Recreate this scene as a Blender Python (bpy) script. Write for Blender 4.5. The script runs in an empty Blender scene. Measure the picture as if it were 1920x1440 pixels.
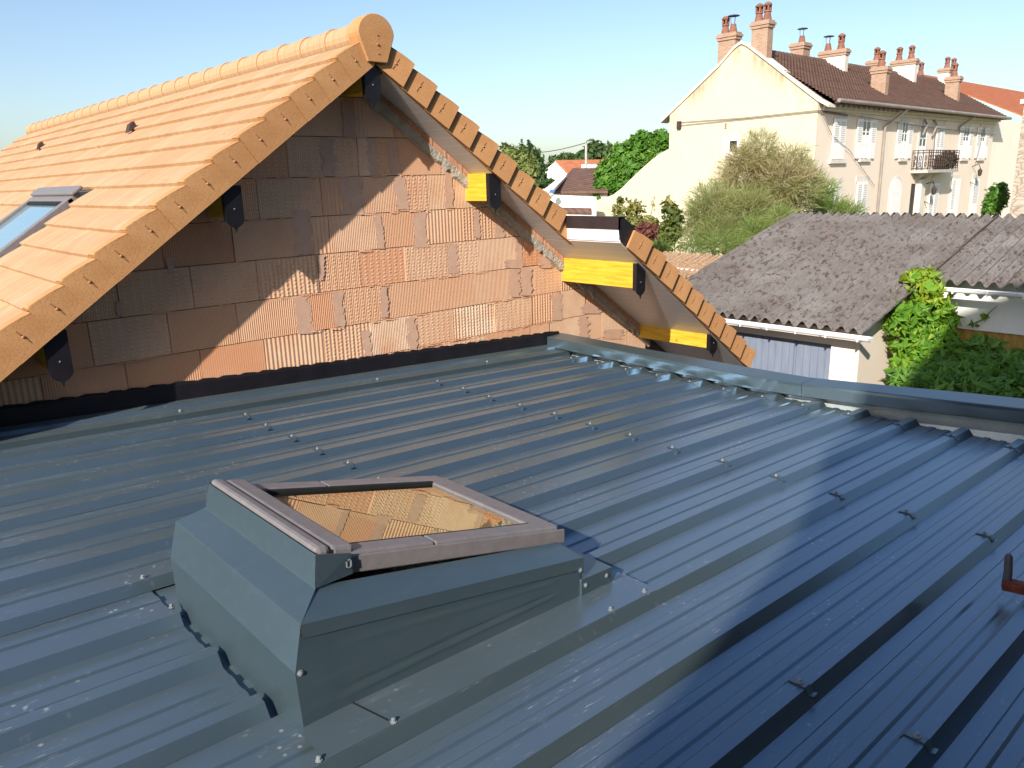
import bpy, math, random
import numpy as np
from mathutils import Vector, Matrix

random.seed(7); rng = np.random.default_rng(7)
scene = bpy.context.scene
col = scene.collection

# ------------------------------------------------------------------ camera
# world: X runs along the brick gable, Y towards it, Z up, eye at the origin, metres
FPX = 1447.63
RC = np.array([[0.7428, -0.6691, -0.0233], [-0.1873, -0.1741, -0.9667], [0.6428, 0.7224, -0.2546]])
def _rot(yaw, pitch, roll):
    cy, sy = math.cos(yaw), math.sin(yaw)
    f = np.array([sy*math.cos(pitch), cy*math.cos(pitch), -math.sin(pitch)])
    r = np.array([cy, -sy, 0.0]); u = np.cross(r, f)
    c, s = math.cos(roll), math.sin(roll)
    return np.stack([c*r+s*u, -(-s*r+c*u), f])
RC = _rot(0.733271116, 0.257276579, -0.0274596031)
cam_d = bpy.data.cameras.new('camera'); cam = bpy.data.objects.new('camera', cam_d); col.objects.link(cam)
cam_d.sensor_fit = 'HORIZONTAL'; cam_d.sensor_width = 36.0; cam_d.lens = FPX/1920*36.0
cam_d.clip_start = 0.05; cam_d.clip_end = 20000
M = Matrix(((RC[0][0], -RC[1][0], -RC[2][0], 0), (RC[0][1], -RC[1][1], -RC[2][1], 0), (RC[0][2], -RC[1][2], -RC[2][2], 0), (0, 0, 0, 1)))
cam.matrix_world = M
scene.camera = cam

def ray(x, y): return RC.T @ np.array([(x-960)/FPX, (y-720)/FPX, 1.0])      # depth 1
def onX(x, y, X): d = ray(x, y); return d*X/d[0]
def onY(x, y, Y): d = ray(x, y); return d*Y/d[1]
def onZ(x, y, Z): d = ray(x, y); return d*Z/d[2]
def at(x, y, depth): return ray(x, y)*depth

# ------------------------------------------------------------------ light
SUN_AZ, SUN_EL = 65.5, 30.0                       # light travels towards +X (and a little +Y)
sd = Vector((math.cos(math.radians(SUN_EL))*math.sin(math.radians(SUN_AZ)), math.cos(math.radians(SUN_EL))*math.cos(math.radians(SUN_AZ)), -math.sin(math.radians(SUN_EL))))
sun_d = bpy.data.lights.new('sun', 'SUN'); sun_d.energy = 4.4; sun_d.angle = math.radians(0.6); sun_d.color = (1.0, 0.94, 0.85)
sun = bpy.data.objects.new('sun', sun_d); col.objects.link(sun)
sun.rotation_euler = sd.to_track_quat('-Z', 'Y').to_euler(); sun.location = (-20, -10, 30)
world = bpy.data.worlds.new('World'); scene.world = world; world.use_nodes = True
nt = world.node_tree; bg = nt.nodes['Background']
sky = nt.nodes.new('ShaderNodeTexSky'); sky.sky_type = 'NISHITA'; sky.sun_disc = False
sky.sun_elevation = math.radians(SUN_EL); sky.sun_rotation = math.radians(180+SUN_AZ)
sky.altitude = 200; sky.air_density = 1.0; sky.dust_density = 1.7; sky.ozone_density = 2.0
nt.links.new(sky.outputs[0], bg.inputs[0]); bg.inputs[1].default_value = 0.105
scene.view_settings.view_transform = 'Standard'; scene.view_settings.look = 'None'
scene.view_settings.exposure = 0.82; scene.view_settings.gamma = 1.0
scene.render.engine = 'CYCLES'
scene.cycles.max_bounces = 8; scene.cycles.caustics_reflective = False; scene.cycles.caustics_refractive = False

# ------------------------------------------------------------------ materials
class NT:
    def __init__(s, name):
        s.m = bpy.data.materials.new(name); s.m.use_nodes = True
        s.t = s.m.node_tree; s.b = s.t.nodes['Principled BSDF']; s.out = s.t.nodes['Material Output']
    def n(s, typ, **kw):
        o = s.t.nodes.new('ShaderNode'+typ)
        for k, v in kw.items():
            if hasattr(o, k): setattr(o, k, v)
            else: o.inputs[k].default_value = v
        return o
    def l(s, a, b): s.t.links.new(a, b); return s
    def coord(s, scale=(1, 1, 1), rot=(0, 0, 0), out='Object'):
        c = s.n('TexCoord'); mp = s.n('Mapping'); mp.inputs['Scale'].default_value = scale; mp.inputs['Rotation'].default_value = rot
        s.l(c.outputs[out], mp.inputs['Vector']); return mp.outputs[0]
    def noise(s, vec, scale, detail=4, rough=0.6):
        x = s.n('TexNoise'); x.inputs['Scale'].default_value = scale; x.inputs['Detail'].default_value = detail; x.inputs['Roughness'].default_value = rough
        s.l(vec, x.inputs['Vector']); return x.outputs['Fac']
    def ramp(s, fac, stops, interp='LINEAR'):
        r = s.n('ValToRGB'); cr = r.color_ramp; cr.interpolation = interp
        while len(cr.elements) < len(stops): cr.elements.new(0.5)
        for e, (p, c) in zip(cr.elements, stops):
            e.position = p; e.color = (c[0], c[1], c[2], 1) if hasattr(c, '__len__') else (c, c, c, 1)
        s.l(fac, r.inputs[0]); return r.outputs[0]
    def mix(s, fac, a, b, mode='MIX'):
        x = s.n('Mix', data_type='RGBA', blend_type=mode)
        for sock, v in ((x.inputs[0], fac), (x.inputs[6], a), (x.inputs[7], b)):
            if hasattr(v, 'is_output'): s.l(v, sock)
            elif hasattr(v, '__len__'): sock.default_value = (v[0], v[1], v[2], 1)
            else: sock.default_value = v
        return x.outputs[2]
    def math(s, op, a, b=0.0, c=None):
        x = s.n('Math', operation=op)
        for i, v in enumerate((a, b) if c is None else (a, b, c)):
            if hasattr(v, 'is_output'): s.l(v, x.inputs[i])
            else: x.inputs[i].default_value = v
        return x.outputs[0]
    def bump(s, h, strength=0.3, dist=0.01):
        b = s.n('Bump'); b.inputs['Strength'].default_value = strength; b.inputs['Distance'].default_value = dist
        s.l(h, b.inputs['Height']); s.l(b.outputs[0], s.b.inputs['Normal']); return s
    def attr(s, name):
        a = s.n('Attribute'); a.attribute_name = name; return a
    def fin(s, colr=None, rough=0.6, spec=0.5, metal=0.0):
        if colr is not None:
            if hasattr(colr, 'is_output'): s.l(colr, s.b.inputs['Base Color'])
            else: s.b.inputs['Base Color'].default_value = (colr[0], colr[1], colr[2], 1)
        if hasattr(rough, 'is_output'): s.l(rough, s.b.inputs['Roughness'])
        else: s.b.inputs['Roughness'].default_value = rough
        s.b.inputs['Specular IOR Level'].default_value = spec; s.b.inputs['Metallic'].default_value = metal
        return s.m

def mottled(name, c1, c2, scale=6.0, rough=0.8, spec=0.3, bump=0.15, bdist=0.01, stretch=(1, 1, 1), fine=60.0):
    k = NT(name); v = k.coord(stretch)
    a = k.noise(v, scale, 5); b = k.noise(v, fine, 3)
    f = k.math('ADD', k.math('MULTIPLY', a, 0.7), k.math('MULTIPLY', b, 0.3))
    c = k.ramp(f, [(0.36, c1), (0.64, c2)])
    k.bump(b, bump, bdist)
    return k.fin(c, rough, spec)

MAT = {}
# brick with ribs, dots and a colour of its own per brick
k = NT('hollow_brick'); at_ = k.attr('brick'); sep = k.n('SeparateColor'); k.l(at_.outputs['Color'], sep.inputs[0])
c0 = k.ramp(sep.outputs[0], [(0.0, (0.64, 0.29, 0.15)), (0.3, (0.68, 0.39, 0.235)), (0.65, (0.73, 0.48, 0.315)), (1.0, (0.78, 0.57, 0.405))])
v = k.coord(); big = k.noise(v, 3.0, 4); fine = k.noise(v, 40, 3)
c1 = k.mix(k.ramp(big, [(0.45, 0.0), (0.72, 1.0)]), c0, (0.66, 0.36, 0.215))
xyz = k.n('SeparateXYZ'); k.l(v, xyz.inputs[0])
def ribs(period, sharp): return k.math('MULTIPLY_ADD', k.math('SINE', k.math('MULTIPLY', xyz.outputs[0], 2*math.pi/period)), 0.5, 0.5)
rf, rc = ribs(0.0165, 1), ribs(0.036, 1)
sel = k.math('GREATER_THAN', sep.outputs[1], 0.80)
flat_ = k.math('LESS_THAN', sep.outputs[1], 0.18)
rib = k.math('ADD', k.math('MULTIPLY', rc, sel), k.math('MULTIPLY', k.math('MULTIPLY', rf, 0.55), k.math('SUBTRACT', 1.0, sel)))
rib = k.math('MULTIPLY', rib, k.math('SUBTRACT', 1.0, k.math('MULTIPLY', flat_, 0.7)))
mp = k.n('Mapping'); mp.inputs['Scale'].default_value = (17, 1, 33); k.l(v, mp.inputs['Vector'])
vor = k.n('TexVoronoi'); vor.inputs['Scale'].default_value = 1.0; vor.inputs['Randomness'].default_value = 0.12; k.l(mp.outputs[0], vor.inputs['Vector'])
dots = k.ramp(vor.outputs['Distance'], [(0.16, 1.0), (0.28, 0.0)])
dmask = k.math('MULTIPLY', dots, k.math('GREATER_THAN', sep.outputs[2], 0.50))
c2 = k.mix(k.math('MULTIPLY', dmask, 0.5), c1, (0.77, 0.55, 0.37))
c2 = k.mix(k.math('MULTIPLY', fine, 0.25), c2, (0.50, 0.25, 0.15))
h = k.math('ADD', k.math('ADD', rib, k.math('MULTIPLY', dmask, 0.9)), k.math('MULTIPLY', fine, 0.3))
k.bump(h, 0.5, 0.008); MAT['brick'] = k.fin(c2, 0.85, 0.2)
MAT['smear'] = mottled('mortar_smear', (0.50, 0.31, 0.22), (0.57, 0.37, 0.27), 12, 0.85, 0.2, 0.2, 0.004)
MAT['joint'] = mottled('dark_joint', (0.16, 0.075, 0.045), (0.24, 0.11, 0.06), 9, 0.9, 0.1)  # dark brown of the joints and bare backing surfaces
MAT['cement'] = mottled('cement_bed', (0.34, 0.30, 0.255), (0.52, 0.47, 0.40), 14, 0.9, 0.2, 0.9, 0.02, fine=45)
MAT['slip'] = mottled('brick_slip', (0.50, 0.24, 0.14), (0.58, 0.33, 0.21), 20, 0.85, 0.2)
# clay-coloured concrete tile with streaks along the slope
k = NT('roof_tile'); v = k.coord((1.2, 16, 1.2)); a = k.noise(v, 2.2, 5, 0.65); v2 = k.coord(); b = k.noise(v2, 3.5, 3); f = k.noise(v2, 120, 2)
at_ = k.attr('tile'); sep = k.n('SeparateColor'); k.l(at_.outputs['Color'], sep.inputs[0])
c = k.ramp(a, [(0.30, (0.35, 0.20, 0.11)), (0.48, (0.46, 0.295, 0.172)), (0.70, (0.55, 0.385, 0.24))])
c = k.mix(k.math('MULTIPLY', sep.outputs[0], 0.6), c, (0.40, 0.235, 0.12)); c = k.mix(k.ramp(b, [(0.52, 0.0), (0.72, 0.35)]), c, (0.33, 0.19, 0.10))
c = k.mix(k.math('MULTIPLY', f, 0.22), c, (0.33, 0.16, 0.07)); k.bump(k.math('ADD', a, k.math('MULTIPLY', f, 0.5)), 0.25, 0.006)
MAT['tile'] = k.fin(c, 0.8, 0.25)
k = NT('verge_tile'); v = k.coord(out='Generated'); vo = k.coord(); a = k.noise(vo, 5, 4); f = k.noise(vo, 150, 2); g = k.noise(vo, 60, 2)
c = k.ramp(a, [(0.35, (0.43, 0.215, 0.088)), (0.65, (0.51, 0.275, 0.12))])
oi = k.n('ObjectInfo'); c = k.mix(k.math('MULTIPLY', oi.outputs['Random'], 0.55), c, (0.40, 0.19, 0.08))
c = k.mix(k.ramp(f, [(0.58, 0.0), (0.72, 0.75)]), c, (0.16, 0.075, 0.03)); k.bump(g, 0.25, 0.005)
MAT['verge'] = k.fin(c, 0.85, 0.2)
MAT['tilescrew'] = mottled('brown_screw', (0.26, 0.125, 0.06), (0.34, 0.17, 0.08), 20, 0.5, 0.4)
# painted steel sheet, dusty and scratched, flat faces also lightened to imitate sky sheen
def steel(name, dust_sheen):
    k = NT(name); v = k.coord((0.55, 9, 9)); v1 = k.coord()
    broad = k.noise(v1, 0.9, 4); st = k.noise(v, 3.2, 7, 0.75); st2 = k.noise(k.coord((3.5, 34, 34), (0, 0, 0.06)), 3.0, 5, 0.75)
    base = k.ramp(broad, [(0.3, (0.034, 0.050, 0.054)), (0.7, (0.044, 0.062, 0.067))])
    if dust_sheen:
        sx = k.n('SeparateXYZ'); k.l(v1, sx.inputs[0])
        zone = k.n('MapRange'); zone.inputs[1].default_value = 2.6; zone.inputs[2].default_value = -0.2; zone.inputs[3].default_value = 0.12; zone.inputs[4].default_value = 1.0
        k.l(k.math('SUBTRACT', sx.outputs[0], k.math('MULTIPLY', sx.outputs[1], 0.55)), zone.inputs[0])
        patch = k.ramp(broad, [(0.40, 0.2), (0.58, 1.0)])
        film_sheen = k.math('MULTIPLY', k.ramp(st, [(0.44, 0.0), (0.70, 0.75)]), k.math('MULTIPLY', zone.outputs[0], patch))
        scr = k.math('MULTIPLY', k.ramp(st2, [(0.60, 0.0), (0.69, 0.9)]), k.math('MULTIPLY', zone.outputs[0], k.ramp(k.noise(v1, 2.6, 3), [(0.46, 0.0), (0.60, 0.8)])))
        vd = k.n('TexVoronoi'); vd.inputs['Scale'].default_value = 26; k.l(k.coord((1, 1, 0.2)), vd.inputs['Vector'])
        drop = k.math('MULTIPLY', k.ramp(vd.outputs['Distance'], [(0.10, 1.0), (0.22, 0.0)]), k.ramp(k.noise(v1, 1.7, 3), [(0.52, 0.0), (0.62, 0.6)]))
        gm = k.n('NewGeometry'); sn = k.n('SeparateXYZ'); k.l(gm.outputs['Normal'], sn.inputs[0]); up = k.ramp(sn.outputs[2], [(0.80, 0.12), (0.97, 1.0)]); film_sheen = k.math('MULTIPLY', k.math('MAXIMUM', film_sheen, k.math('MULTIPLY_ADD', broad, 0.28, 0.16)), up); scr = k.math('MULTIPLY', scr, up); drop = k.math('MULTIPLY', drop, up)  # besides dust, flat faces get a constant pale tone imitating reflected sky
        c = k.mix(film_sheen, base, (0.15, 0.19, 0.215)); c = k.mix(scr, c, (0.52, 0.50, 0.48)); c = k.mix(drop, c, (0.42, 0.42, 0.42))
        rough = k.math('MULTIPLY_ADD', film_sheen, 0.35, 0.30)
    else:
        c = k.mix(k.ramp(st, [(0.5, 0.0), (0.8, 0.2)]), k.mix(1.0, base, (1.05, 1.1, 1.15), 'MULTIPLY'), (0.15, 0.15, 0.15)); rough = 0.42; k.b.inputs['Coat Roughness'].default_value = 0.34
    k.fin(c, rough, 0.4); k.b.inputs['Coat Weight'].default_value = 0.4; k.b.inputs['Coat Roughness'].default_value = 0.22 if dust_sheen else 0.34; k.b.inputs['Coat IOR'].default_value = 1.5
    g = k.n('BsdfGlossy'); g.inputs['Color'].default_value = (0.11, 0.42, 0.86, 1) if dust_sheen else (0.33, 0.47, 0.56, 1); g.inputs['Roughness'].default_value = 0.24 if dust_sheen else 0.32
    ms = k.n('MixShader'); ms.inputs[0].default_value = 0.12 if dust_sheen else 0.16; k.l(k.b.outputs[0], ms.inputs[1]); k.l(g.outputs[0], ms.inputs[2]); k.l(ms.outputs[0], k.out.inputs['Surface']); return k.m
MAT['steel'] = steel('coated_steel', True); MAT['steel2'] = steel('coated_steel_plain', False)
k = NT('black_steel'); v = k.coord(); a = k.noise(v, 8, 3); MAT['black'] = k.fin(k.ramp(a, [(0.3, (0.006, 0.005, 0.007)), (0.7, (0.012, 0.010, 0.013))]), 0.42, 0.45)
k = NT('brown_black_steel'); v = k.coord(); a = k.noise(v, 8, 3); MAT['trim'] = k.fin(k.ramp(a, [(0.3, (0.022, 0.014, 0.015)), (0.7, (0.030, 0.020, 0.021))]), 0.45, 0.4)
MAT['white'] = mottled('white_pvc', (0.74, 0.74, 0.73), (0.82, 0.81, 0.80), 5, 0.35, 0.5, 0.02)
k = NT('soffit_boards'); v = k.coord(); sx = k.n('SeparateXYZ'); k.l(v, sx.inputs[0])
ln = k.math('GREATER_THAN', k.math('FRACT', k.math('MULTIPLY', sx.outputs[0], 11.0)), 0.93)
c = k.mix(k.math('MULTIPLY', ln, 0.6), (0.60, 0.57, 0.56), (0.80, 0.78, 0.77)); MAT['soffit'] = k.fin(c, 0.28, 0.5)
# varnished yellow timber
k = NT('yellow_timber'); v = k.coord((14, 1.3, 14)); a = k.noise(v, 3, 5); v1 = k.coord()
vor = k.n('TexVoronoi'); vor.inputs['Scale'].default_value = 5.5; k.l(v1, vor.inputs['Vector'])
c = k.ramp(a, [(0.32, (0.50, 0.27, 0.018)), (0.52, (0.60, 0.37, 0.03)), (0.7, (0.67, 0.45, 0.06))])
c = k.mix(k.ramp(vor.outputs['Distance'], [(0.04, 0.9), (0.12, 0.0)]), c, (0.26, 0.12, 0.012)); c = k.mix(k.ramp(k.noise(k.coord((40, 1.5, 40)), 4, 3), [(0.55, 0.0), (0.7, 0.35)]), c, (0.42, 0.22, 0.02)); MAT['timber'] = k.fin(c, 0.5, 0.35)
# zinc
k = NT('galvanised_zinc'); v = k.coord(); vor = k.n('TexVoronoi'); vor.inputs['Scale'].default_value = 38; k.l(v, vor.inputs['Vector']); a = k.noise(v, 3, 4)
c = k.mix(a, (0.30, 0.36, 0.38), (0.46, 0.52, 0.53)); c = k.mix(k.math('MULTIPLY', vor.outputs['Distance'], 0.5), c, (0.55, 0.6, 0.6)); MAT['zinc'] = k.fin(c, 0.42, 0.5, 0.55)
MAT['clip'] = mottled('galvanised_clip', (0.13, 0.15, 0.16), (0.22, 0.24, 0.25), 20, 0.4, 0.5)
k = NT('window_cladding'); v = k.coord((4, 4, 4)); a = k.noise(v, 6, 4); MAT['clad'] = k.fin(k.ramp(a, [(0.3, (0.155, 0.139, 0.14)), (0.7, (0.195, 0.176, 0.178))]), 0.42, 0.5)
MAT['gasket'] = mottled('rubber_gasket', (0.012, 0.012, 0.013), (0.02, 0.02, 0.02), 10, 0.7, 0.2)
# solar-control glazing: mirror mixed with clear
k = NT('coated_glass'); gl = k.n('BsdfGlossy'); gl.inputs['Color'].default_value = (0.95, 0.94, 0.80, 1); gl.inputs['Roughness'].default_value = 0.004
tr = k.n('BsdfTransparent'); tr.inputs['Color'].default_value = (0.70, 0.80, 0.66, 1); fr = k.n('LayerWeight'); fr.inputs['Blend'].default_value = 0.5
ms = k.n('MixShader'); k.l(k.math('MULTIPLY_ADD', fr.outputs['Facing'], 0.35, 0.42), ms.inputs[0]); k.l(tr.outputs[0], ms.inputs[1]); k.l(gl.outputs[0], ms.inputs[2]); k.l(ms.outputs[0], k.out.inputs['Surface']); MAT['glass'] = k.m
k = NT('window_glass'); MAT['pane'] = k.fin((0.05, 0.06, 0.065), 0.04, 0.8)
k = NT('roof_window_glass'); MAT['bluepane'] = k.fin((0.10, 0.14, 0.16), 0.03, 1.0); k.b.inputs['Metallic'].default_value = 0.55; k.b.inputs['Base Color'].default_value = (0.34, 0.50, 0.58, 1)
# rendered walls
def render_wall(name, c1, c2, stain, s1=0.9):
    k = NT(name); v = k.coord(); a = k.noise(v, s1, 5); f = k.noise(v, 30, 3); st = k.noise(k.coord((1.2, 1.2, 0.28)), 1.4, 6, 0.7)
    c = k.mix(a, c1, c2); c = k.mix(k.ramp(st, [(0.56, 0.0), (0.78, 0.55)]), c, stain); k.bump(f, 0.25, 0.01)
    return k.fin(c, 0.9, 0.15)
MAT['cream'] = render_wall('cream_render', (0.52, 0.465, 0.33), (0.58, 0.53, 0.39), (0.42, 0.33, 0.22))
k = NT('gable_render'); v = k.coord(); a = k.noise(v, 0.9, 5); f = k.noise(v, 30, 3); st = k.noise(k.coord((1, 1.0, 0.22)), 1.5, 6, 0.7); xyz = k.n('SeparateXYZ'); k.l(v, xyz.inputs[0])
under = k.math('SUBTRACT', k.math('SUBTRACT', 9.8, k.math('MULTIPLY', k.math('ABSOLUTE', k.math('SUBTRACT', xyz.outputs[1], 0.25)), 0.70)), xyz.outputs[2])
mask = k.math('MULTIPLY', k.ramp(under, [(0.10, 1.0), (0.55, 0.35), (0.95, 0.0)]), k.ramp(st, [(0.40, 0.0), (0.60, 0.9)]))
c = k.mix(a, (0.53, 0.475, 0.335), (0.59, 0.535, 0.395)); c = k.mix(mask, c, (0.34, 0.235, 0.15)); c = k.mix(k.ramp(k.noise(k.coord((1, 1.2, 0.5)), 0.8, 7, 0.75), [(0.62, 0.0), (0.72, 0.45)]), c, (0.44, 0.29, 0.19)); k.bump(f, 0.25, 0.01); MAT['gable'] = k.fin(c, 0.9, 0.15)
MAT['pink'] = render_wall('pinkish_render', (0.69, 0.58, 0.47), (0.75, 0.65, 0.54), (0.60, 0.50, 0.40))
MAT['pale'] = render_wall('pale_render', (0.78, 0.70, 0.58), (0.82, 0.75, 0.64), (0.66, 0.56, 0.44))
MAT['garagewall'] = render_wall('garage_render', (0.72, 0.61, 0.50), (0.78, 0.68, 0.57), (0.60, 0.49, 0.40), 1.6)
MAT['whitewall'] = render_wall('white_render', (0.72, 0.74, 0.70), (0.80, 0.81, 0.77), (0.60, 0.60, 0.55), 1.6)
MAT['taupe'] = render_wall('taupe_shade', (0.21, 0.165, 0.155), (0.24, 0.19, 0.18), (0.19, 0.15, 0.14), 1.5)  # dark tone carries the shade of the wall beside the gable
MAT['stonetrim'] = mottled('pale_stone', (0.56, 0.50, 0.43), (0.68, 0.62, 0.54), 3, 0.85, 0.2)
MAT['shutter'] = mottled('white_paint', (0.74, 0.73, 0.70), (0.80, 0.79, 0.77), 2, 0.55, 0.3, 0.05)
MAT['slatgap'] = mottled('slat_gap', (0.46, 0.44, 0.41), (0.52, 0.50, 0.47), 3, 0.8, 0.2)
MAT['dark'] = mottled('dark_opening', (0.02, 0.018, 0.016), (0.03, 0.027, 0.024), 3, 0.6, 0.3)
MAT['darkblock'] = mottled('dark_block', (0.025, 0.02, 0.017), (0.04, 0.032, 0.027), 2, 0.8, 0.2, stretch=(1, 1, 0.2))  # near black, so the added block darkens the rib reflections
MAT['iron'] = mottled('rusty_iron', (0.035, 0.022, 0.02), (0.07, 0.04, 0.032), 12, 0.7, 0.3)
MAT['pipe'] = mottled('old_zinc_pipe', (0.20, 0.17, 0.15), (0.30, 0.26, 0.23), 2, 0.55, 0.4)
MAT['cable'] = mottled('cable', (0.10, 0.075, 0.055), (0.14, 0.10, 0.08), 5, 0.7, 0.2)
def brickmat(name, c1, c2, mortar, sc):
    k = NT(name); v = k.coord(); br = k.n('TexBrick'); br.inputs['Scale'].default_value = sc; br.inputs['Color1'].default_value = (*c1, 1); br.inputs['Color2'].default_value = (*c2, 1); br.inputs['Mortar'].default_value = (*mortar, 1)
    br.inputs['Mortar Size'].default_value = 0.02; br.inputs['Brick Width'].default_value = 0.5; br.inputs['Row Height'].default_value = 0.16
    xyz = k.n('SeparateXYZ'); k.l(v, xyz.inputs[0]); cb = k.n('CombineXYZ'); k.l(k.math('ADD', xyz.outputs[0], xyz.outputs[1]), cb.inputs[0]); k.l(xyz.outputs[2], cb.inputs[1]); k.l(cb.outputs[0], br.inputs['Vector'])
    n = k.noise(v, 4, 5); c = k.mix(k.ramp(n, [(0.45, 0), (0.7, 0.6)]), br.outputs['Color'], mortar); k.bump(br.outputs['Fac'], -0.4, 0.01); return k.fin(c, 0.9, 0.15)
MAT['oldbrick'] = brickmat('chimney_brick', (0.29, 0.16, 0.108), (0.37, 0.225, 0.155), (0.36, 0.285, 0.215), 2.4)
MAT['pot'] = mottled('chimney_clay', (0.17, 0.075, 0.05), (0.26, 0.12, 0.08), 6, 0.8, 0.2)
def tilemat(name, c1, c2, lich, rows, axis):
    k = NT(name); v = k.coord(); xyz = k.n('SeparateXYZ'); k.l(v, xyz.inputs[0])
    fr = k.math('FRACT', k.math('MULTIPLY', xyz.outputs[2], rows)); n = k.noise(v, 2.2, 5); f = k.noise(v, 18, 4); cc = k.math('FRACT', k.math('MULTIPLY', xyz.outputs[axis], 3.6))
    c = k.ramp(n, [(0.3, c1), (0.7, c2)]); c = k.mix(k.ramp(f, [(0.60, 0), (0.68, 0.7)]), c, lich)
    k.bump(k.math('ADD', k.math('SUBTRACT', 1.0, fr), k.math('MULTIPLY', k.math('SINE', k.math('MULTIPLY', cc, 6.283)), 0.25)), 0.9, 0.06); return k.fin(c, 0.88, 0.15)
MAT['browntile'] = tilemat('brown_tiles', (0.105, 0.058, 0.045), (0.16, 0.095, 0.073), (0.26, 0.19, 0.15), 4.2, 0)
MAT['orangetile'] = tilemat('orange_tiles', (0.33, 0.10, 0.045), (0.42, 0.15, 0.07), (0.30, 0.12, 0.07), 3.0, 1)
MAT['redtile'] = tilemat('red_tiles', (0.36, 0.12, 0.06), (0.46, 0.18, 0.09), (0.35, 0.16, 0.1), 3.0, 1)
MAT['canal'] = mottled('old_canal_tile', (0.20, 0.11, 0.065), (0.50, 0.35, 0.22), 26, 0.9, 0.15, 0.5, 0.02)
# weathered fibre cement with moss and lichen
k = NT('fibre_cement'); v = k.coord(); n = k.noise(v, 1.3, 6, 0.7); f = k.noise(k.coord((0.55, 1.5, 1)), 13, 5, 0.7); g = k.noise(v, 34, 3)
c = k.ramp(n, [(0.3, (0.14, 0.118, 0.105)), (0.55, (0.20, 0.18, 0.168)), (0.75, (0.26, 0.24, 0.225))])
c = k.mix(k.ramp(f, [(0.52, 0.0), (0.62, 0.85)]), c, (0.075, 0.048, 0.040)); c = k.mix(k.ramp(g, [(0.66, 0.0), (0.73, 0.85)]), c, (0.40, 0.37, 0.34))
c = k.mix(k.ramp(k.noise(v, 2.3, 4), [(0.62, 0.0), (0.8, 0.55)]), c, (0.20, 0.10, 0.065)); k.bump(k.math('ADD', f, g), 0.8, 0.03); MAT['fibro'] = k.fin(c, 0.92, 0.12)
k = NT('blue_boards'); v = k.coord(); xyz = k.n('SeparateXYZ'); k.l(v, xyz.inputs[0]); fr = k.math('FRACT', k.math('MULTIPLY', xyz.outputs[1], 9.5)); g = k.math('LESS_THAN', fr, 0.10); n = k.noise(k.coord((3, 3, 0.6)), 4, 5)
c = k.ramp(n, [(0.3, (0.155, 0.185, 0.25)), (0.7, (0.20, 0.23, 0.295))]); c = k.mix(k.math('MULTIPLY', g, 0.45), c, (0.08, 0.09, 0.14)); MAT['bluedoor'] = k.fin(c, 0.6, 0.3)
k = NT('yellow_sheet'); v = k.coord(); xyz = k.n('SeparateXYZ'); k.l(v, xyz.inputs[0]); n = k.noise(k.coord((1, 9, 0.8)), 2.5, 5); c = k.ramp(n, [(0.3, (0.33, 0.20, 0.045)), (0.7, (0.48, 0.32, 0.09))]); MAT['yellowsheet'] = k.fin(c, 0.7, 0.25)
# rubble stone
k = NT('rubble_stone'); v = k.coord((1, 1, 2.6)); vor = k.n('TexVoronoi'); vor.inputs['Scale'].default_value = 3.4; vor.feature = 'DISTANCE_TO_EDGE'; k.l(v, vor.inputs['Vector']); vc = k.n('TexVoronoi'); vc.inputs['Scale'].default_value = 3.4; k.l(v, vc.inputs['Vector']); n = k.noise(v, 12, 4)
c = k.mix(k.ramp(vor.outputs['Distance'], [(0.0, 1.0), (0.06, 0.0)]), k.mix(k.math('MULTIPLY', vc.outputs['Color'], 0.5), (0.44, 0.37, 0.29), (0.60, 0.53, 0.44)), (0.20, 0.15, 0.11)); c = k.mix(k.math('MULTIPLY', n, 0.7), c, (0.30, 0.24, 0.18)); k.bump(vor.outputs['Distance'], 0.8, 0.05); MAT['stone'] = k.fin(c, 0.92, 0.12)
MAT['rust'] = mottled('rusty_paint', (0.10, 0.022, 0.012), (0.22, 0.055, 0.03), 14, 0.75, 0.25, 0.3)
MAT['greytube'] = mottled('grey_primer', (0.07, 0.06, 0.065), (0.11, 0.10, 0.10), 14, 0.6, 0.3)
def leafmat(name, c1, c2, c3, rough=0.5, trans=0.35):
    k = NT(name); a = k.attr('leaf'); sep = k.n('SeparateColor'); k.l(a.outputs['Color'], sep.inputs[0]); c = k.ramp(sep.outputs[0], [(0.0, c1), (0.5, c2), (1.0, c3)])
    k.fin(c, rough, 0.35); tl = k.n('BsdfTranslucent'); k.l(k.mix(0.5, c, (c3[0]*1.6, c3[1]*1.6, c3[2]*0.9)), tl.inputs['Color']); ms = k.n('MixShader'); ms.inputs[0].default_value = trans
    k.l(k.b.outputs[0], ms.inputs[1]); k.l(tl.outputs[0], ms.inputs[2]); k.l(ms.outputs[0], k.out.inputs['Surface']); return k.m
MAT['vine'] = leafmat('creeper_leaves', (0.06, 0.17, 0.015), (0.14, 0.30, 0.025), (0.36, 0.40, 0.04))
MAT['hedge'] = leafmat('hedge_leaves', (0.06, 0.16, 0.022), (0.13, 0.28, 0.04), (0.25, 0.34, 0.07))
MAT['dgreen'] = leafmat('broad_leaves', (0.04, 0.12, 0.015), (0.09, 0.22, 0.025), (0.20, 0.32, 0.05))
MAT['fargreen'] = leafmat('tree_leaves', (0.035, 0.07, 0.02), (0.06, 0.11, 0.03), (0.11, 0.16, 0.04), 0.6)
MAT['olive'] = leafmat('pale_leaves', (0.10, 0.14, 0.04), (0.20, 0.24, 0.07), (0.34, 0.35, 0.12), 0.6)
MAT['tama'] = leafmat('feathery_foliage', (0.13, 0.19, 0.055), (0.27, 0.31, 0.11), (0.46, 0.38, 0.23), 0.7, 0.45)
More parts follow.
